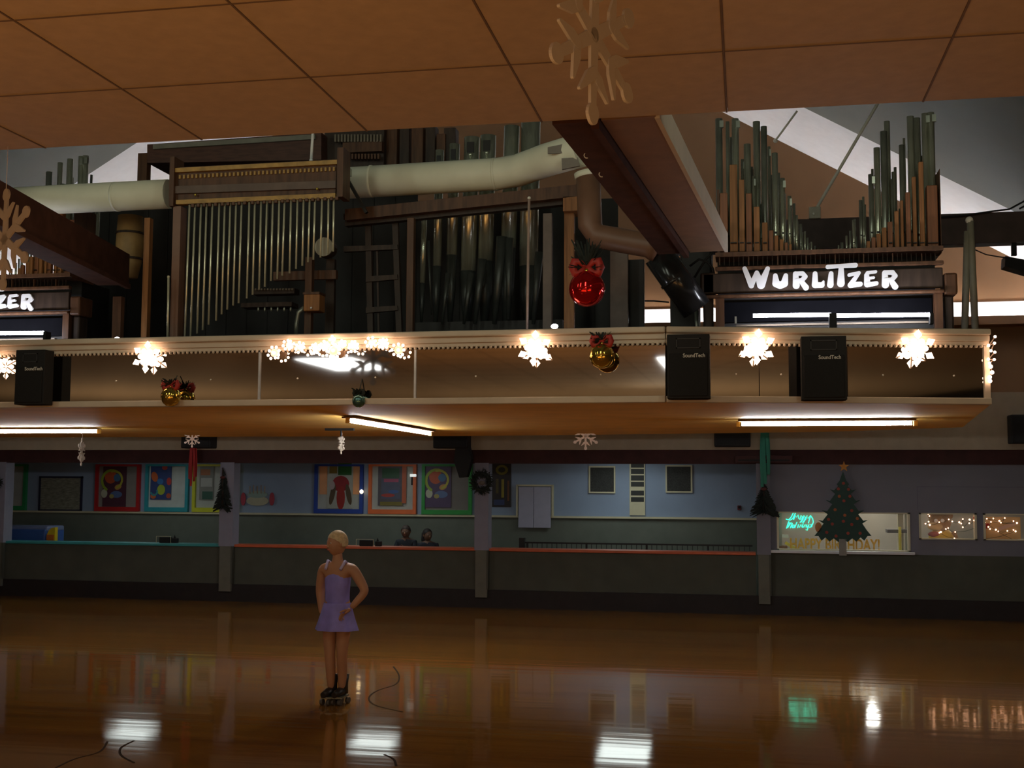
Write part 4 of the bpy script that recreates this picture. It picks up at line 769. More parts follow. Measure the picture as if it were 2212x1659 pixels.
        if w > 15:
            ob('pipe_mouth', B().box((xx - r_*.5, Yp_ - r_*1.02, bot.z + ft), (xx + r_*.5, Yp_ - r_*.7, bot.z + ft + r_*.7)), m_blackw, pp)
            if w > 22 and k % 2 == 0: ob('tuning_flap', B().box((xx + r_*.2, Yp_ - r_*1.4, top.z - .10), (xx + r_*1.35, Yp_ - r_*.4, top.z - .03)), m_piped, pp)
    for ch, sts in LET.items():
        b = B()
        for st in sts: b.stroke([(Q(x, y, YC - .03), r*KC) for x, y, r in st], .024, 8)
        ob('letter', b, m_letter)
    ob('tube_or_glow_board', bx(300, 1572, 1680, 1612, YC - .02, YC + .03), mat('dim_cream_board', (.12, .09, .06), .7)); 
    for x0, x1 in ((420, 968), (995, 1662)):
        y = Q(x0, 1552, YC).z; y2 = Q(x1, 1546, YC).z
        ob('sign_tube', B().tube([(Q(x0, 1552).x, YC - .20, y), (Q(x1, 1546).x, YC - .20, y2)], .019, 10), m_signtube)
    ob('lampholder', bx(955, 1535, 1010, 1640, YC - .22, YC - .12), m_black); ob('lampholder', bx(1664, 1535, 1692, 1610, YC - .22, YC - .12), m_black); ob('lampholder', bx(290, 1560, 304, 1610, YC - .22, YC - .12), m_white)
organ_case(0, 'organ case with V of silver pipes above the full lit sign')
organ_case(-9.2, 'organ case cropped by the photo edge, only its last sign letters showing')
# ------------------------------------------------------------------ centre of the organ: chime rack, ducts, big pipes, frames
ch = thing('chime_rack', 'rack of long silver tubular chimes under a gold-railed header', 'chimes', P(550, 735, 11.45)); YQ = 11.45
def PB(x0, y0, x1, y1, ya, yb):          # box whose face at ya spans the pixel rectangle
    a, b = P(x0, y1, ya), P(x1, y0, ya); return B().box((a.x, ya, a.z), (b.x, yb, b.z))
def PQ(pts, ya, yb): return B().prism([P(x, y, ya) for x, y in pts], (0, yb - ya, 0))
obj('header_board', PQ([(372, 440), (378, 362), (728, 344), (724, 425)], YQ, YQ + .12), m_wood, ch)
obj('gold_rail', PQ([(378, 372), (378, 363), (728, 345), (728, 354)], YQ - .04, YQ), m_gold, ch)
obj('gold_rail', PQ([(380, 441), (380, 432), (724, 417), (724, 427)], YQ - .05, YQ + .02), m_gold, ch)
obj('header_ledge', PQ([(376, 418), (376, 402), (725, 390), (725, 406)], YQ - .03, YQ), mat('light_walnut', (.12, .075, .055), .5, var=.2), ch)
for k in range(38): 
    x = 386 + k*9; y = 382 - (x-386)*.052; obj('peg', PB(x, y - 4, x + 4, y + 4, YQ - .02, YQ), m_gold, ch)
for x, y in ((422, 421), (685, 408)): obj('brass_stud', B().ball(P(x, y, YQ - .035), .014, 8, 6), mat('brass', (.75, .6, .12), .3, .8), ch)
obj('end_cheek', PB(364, 338, 377, 445, YQ - .06, YQ + .16), m_wood, ch); obj('end_cheek', PB(727, 318, 742, 425, YQ - .06, YQ + .16), m_wood, ch)
obj('post', PB(366, 445, 391, 733, YQ - .02, YQ + .12), m_bduct, ch)
tx = [409.6,421.5,434.2,446.3,459,473.7,485.6,497.5,510,522,538.7,550.6,564,576.7,589.4,603.3,614.7,628.6,642.5,655.7,669,680.5,695.7,709.6,721]
bt = [(230,1110),(280,1058),(338,1030),(385,1000),(435,955),(500,920),(547,865),(595,825),(645,790),(692,770),(762,730),(812,700),(868,655),(915,630),(968,580),(1022,565),(1063,535),(1128,515),(1183,478),(1237,450),(1285,420),(1330,400),(1390,380),(1455,350),(1500,330)]
for k, (x, (bx_, by_)) in enumerate(zip(tx, bt)):
    yt = 443 - (x - 409)*.05; p = P(x, yt, YQ - .02); q = P(340 + bx_/3.95, 460 + by_/3.95, YQ - .02); q.x = p.x + (q.x - p.x)*.8
    tb_ = obj('chime_tube', B().tube([q, p], .0105, 10), m_chime, ch); obj('cap', B().tube([p, p + Vector((0, 0, .03))], .017, 8), m_woodd, tb_)
    obj('hammer', PB(x + 3, yt - 3, x + 9, yt + 4, YQ - .06, YQ - .02), m_wood, tb_)
rs = thing('side_rod', 'slim pale rod standing left of the chime rack post', 'rod', P(363, 733, 11.35)); obj('rod', B().tube([P(362, 735, 11.35), P(364, 600, 11.35)], .012, 8), m_chime, rs); obj('knob', B().ball(P(364, 598, 11.35), .016, 8, 6), m_chime, rs)
# cream ducts
def duct(pts, r, m, label, name='air_duct', seams=(), n=20, extra=None):
    t = thing(name, label, 'duct', pts[0]); obj('pipe_run', B().tube(pts, r, n), m, t)
    for a, b in seams: 
        d = (Vector(b) - Vector(a)).normalized(); obj('seam_band', B().tube([Vector(a), Vector(a) + d*.03], (r if not isinstance(r, list) else r[0])*1.02, n), m, t)
    if extra: extra(t)
    return t
YD = 12.3; rD = 36*YD/FPX
def dp(x, y, Y=YD): return P(x, y, Y)
dA = [dp(30, 436, 11.76), dp(120, 431, 11.76), dp(366, 419, 11.76)]
duct(dA, rD*.92, m_duct, 'cream round duct ending at the chime rack post, behind the cropped snowflake', seams=((dp(250, 425, 11.76), dp(366, 419, 11.76)),))
dB = [dp(742, 396), dp(1075, 376), dp(1120, 368), dp(1180, 346, YD - .25), dp(1262, 322, YD - .55)]
duct(dB, rD, m_duct, 'cream round duct bending upward beside the brown roof beam', seams=((dp(1066, 377), dp(1120, 372)), (dp(800, 392), dp(900, 387))))
bk = thing('duct_flap', 'grey cut sheet-metal flap at the end of the cream duct', 'bracket', P(1190, 330, 11.9)); obj('flap', PQ([(1183, 318), (1232, 308), (1250, 330), (1183, 332)], 11.7, 11.72), pm('sheet_grey', (.22, .19, .16)), bk); obj('flap_end', PQ([(1213, 342), (1248, 340), (1252, 358), (1214, 366)], 11.66, 11.69), pm('sheet_grey', (.22, .19, .16)), bk)
hg = thing('duct_strap', 'dark slanting strap across the start of the long cream duct', 'strap', P(770, 450, 11.9)); obj('strap', B().bar(P(742, 372, 11.9), P(792, 460, 11.9), .03, .05, (0, 1, 0)), m_blackw, hg); obj('hinge', B().box(P(735, 380, 11.88), P(760, 366, 11.93)), m_piped, hg)
# brown and black duct
YE = 11.7; rE = 27*YE/FPX
def bx2(t): obj('collar', B().tube([P(1268, 372, YE), P(1270, 384, YE)], rE*1.08, 18), m_duct, t)
duct([P(1270, 372, YE), P(1275, 488, YE), P(1290, 510, YE - .02), P(1345, 520, YE - .06), P(1402, 530, YE - .1), P(1425, 545, YE - .1)], rE, m_bduct, 'brown painted duct elbowing under the roof beam', extra=bx2)
duct([P(1422, 550, YE - .02), P(1505, 668, YE + .12)], rE*1.25, m_kduct, 'glossy black duct slanting to the sign organ case', seams=((P(1455, 600, YE + .04), P(1505, 668, YE + .12)),))
# shelf and big pipes
sf = thing('organ_shelf', 'long brown shelf board under the cream duct', 'shelf', P(1000, 440, 12.1)); obj('board', PQ([(745, 476), (745, 452), (1248, 398), (1248, 424)], 12.1, 12.45), m_wood, sf)
obj('lower_batten', PQ([(745, 488), (745, 478), (1215, 432), (1215, 442)], 12.2, 12.3), m_woodd, sf); obj('end_block', PB(1216, 424, 1248, 456, 12.1, 12.4), m_wood2, sf)
m_foot = mat('black_lead_foot', (.05, .056, .052), .35, .3, var=.3)
bp_ = thing('bass_pipe_rank', 'rank of thick silver bass pipes behind the shelf', 'organ pipes', P(1040, 712, 12.9)); YP = 12.85
obj('wind_chest', PB(890, 690, 1215, 760, YP - .2, YP + .35), m_blackw, bp_)
for k, (x, w, yt, x2) in enumerate(((917, 13, 455, 910), (950, 20, 325, 941), (982, 25, 312, 972), (1020, 36, 298, 1008), (1055, 36, 294, 1046), (1106, 36, 274, 1093), (1147, 44, 262, 1140))):
    tp, bt_ = P(x, yt, YP), P(x2, 700, YP); r_ = w*YP/FPX/2
    sp2 = bt_ + (tp - bt_)*(.36 if yt > 400 else .28 + .05*(k % 3))
    pp = obj('bass_pipe', B().tube([sp2, tp], [r_*.96, r_], 16), m_pipe, bp_)
    obj('pipe_foot', B().tube([bt_, bt_ + (sp2 - bt_)*.5, sp2], [r_*.4, r_*.85, r_*.95], 16), m_foot, pp)
    if yt < 340 and k < 5: obj('tuning_slot', B().box((tp.x - r_*.45, YP - r_*1.02, tp.z - .19), (tp.x + r_*.45, YP - r_*.6, tp.z - .07)), m_blackw, pp); obj('slot_roll', B().ball((tp.x, YP - r_*.95, tp.z - .215), r_*.3, 8, 6), m_pipe, pp)
for k, (x0, y0, x1, y1, w) in enumerate(((925, 520, 932, 680, 7), (968, 590, 955, 700, 12), (1018, 590, 1002, 700, 16), (1042, 560, 1026, 700, 20), (1085, 512, 1068, 700, 26), (1100, 515, 1098, 690, 20), (1165, 545, 1152, 700, 20))):
    obj('reed_pipe', B().tube([P(x1, y1, YP - .35), P(x0, y0, YP - .35)], [w*.2*YP/FPX, w*.5*YP/FPX], 12), m_foot, bp_)
wr2 = thing('support_rod', 'slim pinkish rod standing before the bass pipes', 'rod', P(1140, 710, 11.6)); obj('rod', B().tube([P(1137, 800, 11.6), P(1143, 428, 11.6)], .014, 8), mat('pink_wood', (.42, .29, .24), .5), wr2); obj('eyelet', B().ball(P(1143, 428, 11.6), .018, 8, 6), m_rod, wr2)
def plank(px0, py0, px1, py1, Y, m, label, cat='post', d=.08):
    t = thing('organ_post', label, cat, P((px0+px1)/2, py1, Y), 'wooden posts of the organ frame'); a_, b_2 = P(px0, py1, Y), P(px1, py0, Y); zd = ZB + .07; obj('timber', B().box((a_.x, Y, zd), (b_2.x, Y + d, b_2.z)), m, t, bevel=.004); obj('foot', B().box((a_.x - .015, Y - .02, zd), (b_2.x + .015, Y + d + .02, zd + .04)), m, t); return t
plank(876, 470, 894, 735, 11.9, m_wood, 'brown frame post at the start of the bass pipes')
plank(1172, 460, 1192, 735, 12.3, mat('grey_wood', (.16, .12, .10), .6, var=.2), 'grey-brown frame post behind the pinkish rod')
plank(1218, 440, 1240, 735, 12.2, m_wood2, 'amber frame post before the red bauble')
plank(1318, 540, 1356, 735, 12.6, mat('grey_wood', (.16, .12, .10), .6), 'wide grey frame post beyond the red bauble')
plank(1358, 560, 1391, 735, 12.8, m_blackw, 'black board added beside the bright gap')  # black board put in to cover bright wall beside the gap
plank(303, 470, 324, 750, 11.8, m_wood2, 'amber frame post beside the barrel drum')
plank(240, 640, 262, 750, 11.9, m_wood, 'short brown frame post by the cropped sign')
plank(656, 555, 674, 735, 11.9, m_wood, 'brown frame post under the pale drum')
# ladder rack
ld = thing('ladder_rack', 'dark ladder-like rack between chimes and bass pipes', 'rack', P(825, 720, 12.3))
obj('rail', PQ([(788, 470), (800, 470), (806, 735), (794, 735)], 12.3, 12.36), m_woodd, ld); obj('rail', PQ([(846, 455), (858, 455), (868, 735), (856, 735)], 12.3, 12.36), m_woodd, ld); obj('thin_rail', PQ([(812, 530), (816, 530), (820, 735), (816, 735)], 12.32, 12.34), m_woodd, ld)
for y in (462, 532, 597, 664): obj('rung', PQ([(742 if y < 540 else 790, y), (858, y - 4), (859, y + 6), (742 if y < 540 else 790, y + 12)], 12.28, 12.34), m_woodd, ld)
# drums and tremolo boxes
dr = thing('pale_drum', 'small pale round drum behind the short chimes', 'drum', P(698, 558, 12.0)); obj('head', B().disc(P(699, 533, 11.95), 22*11.95/FPX, .02, 20), pm('drum_skin', (.38, .36, .28)), dr); obj('shell', B().disc(P(699, 533, 11.98), 23*11.95/FPX, .14, 20), m_woodd, dr)
bd_ = thing('barrel_drum', 'tan wooden barrel drum standing beside the amber post', 'drum', P(276, 610, 12.4)); c0, c1_ = P(278, 600, 12.4), P(278, 468, 12.4)
obj('shell', B().lathe(c0, [(.0, 0), (.10, 0), (.145, (c1_.z-c0.z)*.3), (.155, (c1_.z-c0.z)*.55), (.14, c1_.z-c0.z), (0, c1_.z-c0.z)], 18), mat('tan_barrel', (.34, .20, .07), .6, var=.25), bd_)
for f_ in (.3, .72): obj('hoop', B().lathe(c0 + Vector((0, 0, (c1_.z-c0.z)*f_)), [(.150, -.012), (.160, -.012), (.160, .012), (.150, .012)], 18), m_woodd, bd_)
tm = thing('percussion_frame', 'dark frame with rows of small hammers under the chimes', 'organ frame', P(640, 720, 12.1))
obj('cross_board', PB(590, 583, 726, 606, 12.1, 12.16), m_wood, tm); obj('hammer_rail', PB(545, 622, 636, 636, 12.15, 12.3), m_woodd, tm); obj('hammer_rail', PB(520, 652, 630, 664, 12.1, 12.3), m_woodd, tm)
for k in range(13): obj('hammer', B().ball(P(552 + k*6.6, 625, 12.12), .012, 6, 5), mat('felt_grey', (.20, .17, .13), .9), tm)
for k in range(6): obj('bell', B().ball(P(558 + k*14, 668, 12.1), .017, 8, 6, (.8, .8, 1.6)), m_piped, tm)
obj('upright', B().box((P(704, 600, 12.2).x, 12.2, ZB + .07), (P(722, 600, 12.2).x, 12.26, P(704, 560, 12.2).z)), m_woodd, tm)
tx_ = thing('tremolo_box', 'small amber wooden box with hose on the frame post', 'box', P(674, 674, 11.8)); obj('box', PB(655, 634, 690, 672, 11.8, 11.98), m_wood2, tx_, bevel=.01); obj('lid', PB(654, 630, 690, 636, 11.79, 11.98), m_wood, tx_)
obj('hose', B().tube([P(657, 664, 11.85), P(645, 675, 11.85), P(640, 700, 11.85), P(640, 730, 11.85)], .025, 8), m_piped, tx_); obj('white_knob', B().ball(P(672, 665, 11.79), .012, 8, 6), m_white, tx_)
# boxes high behind the chimes
hbx = thing('swell_box', 'dark red wooden swell box behind the chime header', 'cabinet', P(500, 350, 12.9)); obj('front', PQ([(318, 352), (318, 312), (694, 286), (694, 345)], 12.9, 13.6), mat('dark_red_wood', (.09, .035, .022), .6, var=.3, stretch=(1, 1, 6)), hbx); obj('top_edge', PQ([(330, 322), (330, 312), (680, 290), (680, 300)], 12.86, 12.9), mat('grey_edge', (.22, .21, .17), .7), hbx)
obj('side_cleat', PB(296, 330, 318, 400, 12.9, 13.0), m_wood, hbx)
wr3 = thing('hanger_rod', 'short white hanger rod above the chime header', 'rod', P(674, 345, 11.8)); obj('rod', B().tube([P(672, 348, 11.8), P(677, 268, 11.8)], .016, 8), m_white, wr3); obj('nut', B().ball(P(672, 347, 11.8), .022, 8, 6), m_white, wr3)
xp = thing('harp_action', 'wooden harp action with teeth above the long cream duct', 'organ frame', P(770, 370, 12.9)); obj('back_board', PB(700, 262, 830, 372, 13.1, 13.2), m_woodd, xp); obj('bar_board', PB(740, 304, 825, 330, 13.0, 13.08), m_wood, xp)
for k in range(15): obj('tooth', PB(722 + k*7, 290, 726 + k*7, 306, 12.98, 13.04), mat('felt_grey', (.2, .17, .13)), xp); 
for k in range(10): obj('tooth', PB(752 + k*7, 332, 756 + k*7, 343, 12.98, 13.04), m_wood, xp)
cbx = thing('pipe_box', 'row of square dark wooden pipes above the long cream duct', 'organ pipes', P(890, 360, 13.2))
for k, (x0, x1, y0) in enumerate(((826, 858, 250), (862, 884, 255), (888, 914, 258), (918, 940, 270), (942, 962, 288), (958, 984, 275))): obj('square_pipe', PB(x0, y0, x1, 365, 13.2 + .03*(k % 2), 13.4), m_woodd if k % 2 else m_wood, cbx, bevel=.006)
# black slats added to block the lit wall and darken the organ's rear
sc = thing('dark_backdrop', 'black slatted backdrop added behind the organ', 'backdrop', (-5, 14.2, ZB + .07))
xA, xB = P(150, 600, 14.2).x, P(1335, 600, 14.2).x; n = 26
for k in range(n):
    a = xA + (xB - xA)*k/n; b = xA + (xB - xA)*(k+1)/n; z1 = P(700, 395, 14.2).z - (0 if a < P(870, 400, 14.2).x else .35)
    obj('backdrop_slat', B().bar(((a+b)/2, 14.2, ZB + .07), ((a+b)/2, 14.2, z1), (b-a)*1.02, .03, (0, 1, 0)), m_blackw, sc)
obj('frame_rail', B().box((xA, 14.15, ZB + .07), (xB, 14.3, ZB + .2)), m_blackw, sc)
# black boxes for the dark mass here, the upper one standing for beam shadow
bc = thing('dark_mass_box', 'black boxes standing for the dark mass between the ducts and the sign organ case', 'cabinet', P(1500, 715, 12.3))
obj('body', PB(1448, 640, 1508, 760, 12.25, 12.9), m_blackw, bc, bevel=.02); obj('beam_shadow_box', PB(1470, 430, 1536, 640, 12.6, 13.2), m_blackw, bc, bevel=.02); obj('pole', B().tube([P(1507, 735, 12.2), P(1503, 668, 12.2)], .02, 8), m_piped, bc); obj('pole', B().tube([P(1526, 735, 12.2), P(1524, 690, 12.2)], .016, 8), m_piped, bc)
cbl = thing('cable_loop', 'loose black cables beside the sign organ case', 'cable', P(1530, 590, 12.1)); obj('loop', B().tube([P(x, y, 12.1) for x, y in ((1490, 575), (1510, 560), (1528, 566), (1540, 580), (1545, 600))], .012, 6), m_black, cbl); obj('loop', B().tube([P(x, y, 12.1) for x, y in ((1500, 600), (1512, 580), (1525, 560), (1540, 545))], .012, 6), m_black, cbl); obj('loop', B().tube([P(x, y, 15) for x, y in ((1392, 650), (1412, 650), (1445, 653))], .010, 6), m_black, cbl)
# loose bright tubes peeping over the cornice
for x0, x1, y, lab in ((58, 122, 735, 'bright tube end peeping over the cornice below the cropped sign'), (138, 185, 735, 'second bright tube peeping over the cornice below the cropped sign')): pass
for x, y, lab in ((253, 733, 'small bright lamp peeping over the cornice by the short post'), (1198, 705, 'small bright lamp peeping over the cornice by the bass pipes')):
    t = thing('work_lamp', lab, 'lamp', P(x, y + 8, 11.3), 'small lamps behind the cornice'); obj('bulb', B().ball(P(x, y, 11.3), .026, 10, 8, (1.3, 1, .9)), m_signtube, t); obj('stem', B().tube([P(x, y + 5, 11.3), P(x, y + 40, 11.3)], .012, 6), m_black, t)
# ------------------------------------------------------------------ fixtures on the ceiling behind the photographer that the mirrors catch
troffer(-7.4, .9, CZ, 1.15, 2.2, 'flat fluorescent fixture on the tan ceiling, mirrored in the loft front', mat('hall_diffuser', (1, 1, 1), .3, emit=(.95, .97, 1), es=7.))
troffer(-1.6, -.4, CZ, .25, 3.2, 'narrow fluorescent fixture on the tan ceiling, mirrored in the loft front', MATS['hall_diffuser'])
# ------------------------------------------------------------------ people
def skinmesh(verts, edges, levels=2, root=0):
    me = bpy.data.meshes.new('sk'); me.from_pydata([v[:3] for v in verts], edges, []); o = bpy.data.objects.new('sk', me); COL.objects.link(o)
    sk = o.modifiers.new('s', 'SKIN'); sk.use_smooth_shade = True
    for i, v in enumerate(me.skin_vertices[0].data): r = verts[i][3]; v.radius = (r, verts[i][4] if len(verts[i]) > 4 else r); v.use_root = (i == root)
    ss = o.modifiers.new('d', 'SUBSURF'); ss.levels = levels; ss.render_levels = levels
    dg = bpy.context.evaluated_depsgraph_get(); e = bpy.data.meshes.new_from_object(o.evaluated_get(dg)); vs = [v.co.copy() for v in e.vertices]; fs = [tuple(p.vertices) for p in e.polygons]
    bpy.data.objects.remove(o, do_unlink=True); bpy.data.meshes.remove(me); bpy.data.meshes.remove(e); return vs, fs
def chain(pts):
    v = [p for p in pts]; return v, [(i, i+1) for i in range(len(v)-1)]
def hand(b, w, d, side, M):         # w wrist point, d finger direction, side = thumb direction
    w, d, side = Vector(w), Vector(d).normalized(), Vector(side).normalized(); n = d.cross(side).normalized()
    pl = [(*w, .026), (*(w + d*.04), .034, .018), (*(w + d*.085), .036, .016)]; vs, fs = skinmesh(pl, [(0, 1), (1, 2)], 1); b.add([M @ v for v in vs], fs, True)
    for k, L in enumerate((.065, .075, .07, .055)):
        o = side*(.027 - .018*k); p0 = w + d*.08 + o; p1 = p0 + d*L*.5 - n*.006; p2 = p1 + d*L*.38 - n*.022; p3 = p2 + d*L*.12 - n*.012
        vs, fs = skinmesh([(*p0, .0095), (*p1, .009), (*p2, .008), (*p3, .006)], [(0, 1), (1, 2), (2, 3)], 1); b.add([M @ v for v in vs], fs, True)
    p0 = w + d*.03 + side*.022; p1 = p0 + d*.03 + side*.03; p2 = p1 + d*.03 + side*.008
    vs, fs = skinmesh([(*p0, .012), (*p1, .0105), (*p2, .008)], [(0, 1), (1, 2)], 1); b.add([M @ v for v in vs], fs, True)
def head_parts(t, hc, M, hairm, long=False, r=.092):
    f = lambda v: M @ Vector(v); hx, hy, hz = hc
    for sx in (-1, 1): obj('eye', B().ball(f((hx + .033*sx, hy - .082, hz + .012)), .013, 8, 6), m_white, t); 
    for sx in (-1, 1): obj('pupil', B().ball(f((hx + .033*sx, hy - .093, hz + .012)), .006, 6, 5), m_black, t)
    nb = B().add([f(v) for v in ((hx - .010, hy - .088, hz + .02), (hx + .010, hy - .088, hz + .02), (hx + .018, hy - .088, hz - .03), (hx - .018, hy - .088, hz - .03), (hx, hy - .122, hz - .024))], [(0, 1, 4), (1, 2, 4), (2, 3, 4), (3, 0, 4)]); obj('nose', nb, m_skin, t)
    obj('mouth', B().ball(f((hx, hy - .088, hz - .055)), .022, 8, 5, (1, .4, .35)), pm('lip', (.40, .12, .10)), t)
    for sx in (-1, 1): obj('ear', B().ball(f((hx + .086*sx, hy + .005, hz)), .026, 8, 6, (.4, .7, 1.1)), m_skin, t)
    hb_ = B(); vs = []
    n, mm = 18, 9
    for i in range(mm+1):
        for j in range(n):
            a_ = 2*math.pi*j/n; fr_ = max(0, -math.sin(a_)); lim = math.pi*(.62 - .24*fr_**.6) if not long else math.pi*(.74 - .40*fr_**.6)
            tt = lim*i/mm; vs.append(f((hx + .101*math.sin(tt)*math.cos(a_), hy + .012 + .110*math.sin(tt)*math.sin(a_), hz + .022 + .118*math.cos(tt))))
    hb_.add(vs, [(i*n+j, (i+1)*n+j, (i+1)*n+(j+1) % n, i*n+(j+1) % n) for i in range(mm) for j in range(n)], True)
    if long:
        hb_.tube([f((hx, hy + .07, hz + .04)), f((hx + .01, hy + .10, hz - .1)), f((hx + .02, hy + .11, hz - .26))], [.085, .09, .05], 12)
    obj('hair', hb_, hairm, t)
def person(name, label, loc, rz, V, E, hands, hc, head_rot, hairm, long, cloth, skin_m=None):
    t = thing(name, label, 'person', loc); M = Matrix.Translation(loc) @ Matrix.Rotation(rz, 4, 'Z'); b = B()
    vs, fs = skinmesh(V, E, 2); b.add([M @ v for v in vs], fs, True)
    for h in hands: hand(b, *h, M)
    HM = M @ Matrix.Translation(hc) @ Matrix.Rotation(head_rot, 4, 'Z') @ Matrix.Translation(-Vector(hc))
    hv = B().ball((0, 0, 0), 1, 20, 14); 
    for v in hv.v:
        k = 1 - .22*max(0, -v.z)**1.5; v.x *= .088*k; v.y = v.y*.104*(1 - .10*max(0, -v.z)); v.z *= .122
        v += Vector(hc)
    b.add([HM @ v for v in hv.v], hv.f, True)
    bo = obj('body', b, skin_m or m_skin, t); head_parts(t, hc, HM, hairm, long)
    for nm, cv_, ce, m, lv in cloth:
        vs, fs = skinmesh(cv_, ce, lv); obj(nm, B().add([M @ v for v in vs], fs, True), m, t)
    return t, M
sk = PZ(725, 1520, 0); sk.z = 0
z0 = .10
V = [(0, 0, .93, .145, .11), (0, 0, 1.06, .120, .095), (0, .0, 1.20, .142, .105), (0, .01, 1.33, .135, .09), (0, .0, 1.40, .055), (0, -.01, 1.46, .050), (0, -.015, 1.53, .055),
     (.175, 0, 1.345, .060), (.31, .03, 1.12, .050), (.19, -.06, .955, .030), (-.175, 0, 1.345, .060), (-.235, .05, 1.10, .050), (-.19, .02, .87, .030),
     (.085, 0, .86, .092), (.075, -.02, .50, .058), (.06, .02, .30, .052), (.055, .03, .13, .038), (-.085, 0, .86, .092), (-.06, -.03, .50, .058), (-.05, -.02, .30, .052), (-.045, -.01, .13, .038)]
E_ = [(0, 1), (1, 2), (2, 3), (3, 4), (4, 5), (5, 6), (3, 7), (7, 8), (8, 9), (3, 10), (10, 11), (11, 12), (0, 13), (13, 14), (14, 15), (15, 16), (0, 17), (17, 18), (18, 19), (19, 20)]
m_dress = mat('lilac_dress', (.27, .25, .78), .55, var=.15, scale=8); m_blond = mat('blond_hair', (.62, .50, .30), .6, var=.25, scale=30)
cl1 = ('bodice', [(0, 0, .90, .157, .122), (0, 0, 1.06, .130, .104), (0, 0, 1.20, .152, .115), (0, .005, 1.34, .150, .102)], [(0, 1), (1, 2), (2, 3)], m_dress, 2)
t, M = person('person', 'skater in a short lilac dress with blond hair and hand on hip', sk, R(-12), V, E_, [((.19, -.06, .955), (-.5, -.35, -.5), (-.2, -.9, .3)), ((-.19, .02, .87), (.05, -.1, -1), (.2, -1, 0))], (-.005, -.025, 1.585), R(-28), m_blond, False, [cl1])
sk_v = []; n = 32
for i in range(7):
    f_ = i/6; zz = 1.0 - .27*f_
    for j in range(n): a_ = 2*math.pi*j/n; rr = (.134 + .08*f_)*(1 + .06*f_*math.sin(a_*8)); sk_v.append(M @ Vector((rr*math.cos(a_)*1.05, rr*math.sin(a_)*.85, zz)))
obj('skirt', B().add(sk_v, [(i*n+j, i*n+(j+1) % n, (i+1)*n+(j+1) % n, (i+1)*n+j) for i in range(6) for j in range(n)], True), m_dress, t)
for sx in (-1, 1): obj('shoulder_strap', B().tube([M @ Vector((.085*sx, -.095, 1.335)), M @ Vector((.10*sx, -.03, 1.415)), M @ Vector((.09*sx, .07, 1.36))], .016, 8), mat('lilac_strap', (.50, .47, .80), .5), t)
for fx, fy in ((.055, .03), (-.045, -.01)):
    f = lambda x, y, z: M @ Vector((fx + x, fy + y, z)); bt2 = obj('skate_boot', B().tube([f(0, .02, .10), f(0, .02, .20), f(0, .03, .29)], [.050, .048, .056], 12).tube([f(0, .05, .125), f(0, -.06, .118), f(0, -.16, .105)], [.042, .045, .030], 12), pm('black_boot', (.02, .018, .018), .4), t)
    obj('plate', B().box(f(-.03, -.15, .068), f(.03, .08, .085)), m_piped, bt2)
    for wx in (-.038, .038):
        for wy in (-.11, .05): obj('wheel', B().tube([f(wx - .016, wy, .030), f(wx + .016, wy, .030)], .030, 12), pm('wheel_grey', (.10, .09, .08)), bt2)
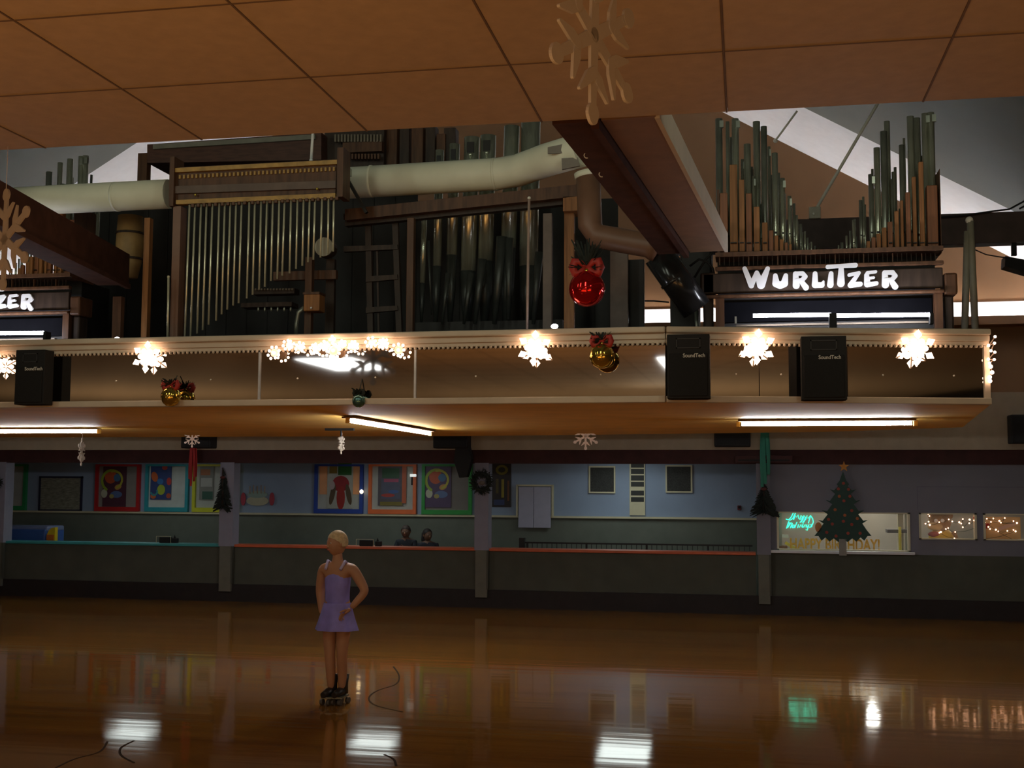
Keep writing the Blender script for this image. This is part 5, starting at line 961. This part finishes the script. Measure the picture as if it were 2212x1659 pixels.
def seated(px, ptop, label, hairm, long, shirtm, rz, hrot, arm=0, Y=21.95):
    top = P(px, ptop - 5, Y); hz = top.z - .14; loc = Vector((top.x, Y, 0)); s = hz - .20      # shoulder height
    V = [(0, .02, .46, .14, .11), (0, .02, .62, .13, .10), (0, 0, s - .12, .14, .10), (0, 0, s + .02, .12, .085), (0, -.01, s + .09, .05), (0, -.02, s + .16, .052),
         (.17, 0, s, .06), (.22, -.08, s - .22, .046), (.08, -.26, s - .16 if arm else s - .10, .032), (-.17, 0, s, .06), (-.22, -.10, s - .22, .046), (-.06, -.30, s - .12, .032),
         (.10, -.02, .48, .09), (.11, -.40, .50, .065), (.11, -.40, .10, .045), (-.10, -.02, .48, .09), (-.11, -.40, .50, .065), (-.11, -.40, .10, .045)]
    E2 = [(0, 1), (1, 2), (2, 3), (3, 4), (4, 5), (3, 6), (6, 7), (7, 8), (3, 9), (9, 10), (10, 11), (0, 12), (12, 13), (13, 14), (0, 15), (15, 16), (16, 17)]
    sh_ = [(0, .02, .46, .155, .125), (0, .02, .62, .145, .115), (0, 0, s - .12, .155, .115), (0, 0, s + .02, .132, .098), (0, -.005, s + .06, .075), (.17, 0, s, .072), (.22, -.08, s - .22, .058), (.13, -.19, s - .18, .046), (-.17, 0, s, .072), (-.22, -.10, s - .22, .058), (-.12, -.22, s - .16, .046)]
    cl = ('jacket', sh_, [(0, 1), (1, 2), (2, 3), (3, 4), (3, 5), (5, 6), (6, 7), (3, 8), (8, 9), (9, 10)], shirtm, 2)
    pn = ('trousers', [(0, .02, .47, .145, .118), (.10, -.02, .48, .10), (.11, -.40, .50, .075), (.11, -.40, .14, .056), (-.10, -.02, .48, .10), (-.11, -.40, .50, .075), (-.11, -.40, .14, .056)], [(0, 1), (1, 2), (2, 3), (0, 4), (4, 5), (5, 6)], pm('dark_denim', (.02, .025, .04)), 1)
    t, M = person('person', label, loc, rz, V, E2, [((.08, -.26, s - .16 if arm else s - .10), (-.5, -.8, .1), (-.3, .3, 1)), ((-.06, -.30, s - .12), (.5, -.7, .1), (.3, .3, 1))], (0, -.03, hz), hrot, hairm, long, [cl, pn], mat('tan_skin', (.18, .095, .06), .6, var=.08))
    for sx in (-1, 1): obj('shoe', B().tube([M @ Vector((.11*sx, -.36, .05)), M @ Vector((.11*sx, -.50, .04))], [.05, .042], 8), m_black, t)
    st = thing('stool', 'low dark stool under ' + ('the long-haired' if long else 'the short-haired') + ' seated person', 'stool', (loc.x, loc.y, 0)); obj('seat', B().lathe((loc.x, loc.y + .02, .24), [(0, 0), (.17, 0), (.17, .05), (0, .05)], 16), m_woodd, st); obj('column', B().tube([(loc.x, loc.y + .02, 0), (loc.x, loc.y + .02, .24)], .04, 8), m_iron, st)
seated(878, 1139, 'short-haired person in dark jacket leaning on the counter', mat('dark_hair', (.035, .02, .015), .7, var=.3, scale=30), False, mat('navy_jacket', (.009, .013, .022), .7), R(-6), R(10), 0, 23.2)
seated(924, 1146, 'long-haired person in dark blue top at the counter', mat('black_hair', (.018, .012, .012), .7, var=.3, scale=30), True, mat('dark_blue_top', (.008, .012, .026), .7), R(8), R(35), 1, 23.6)
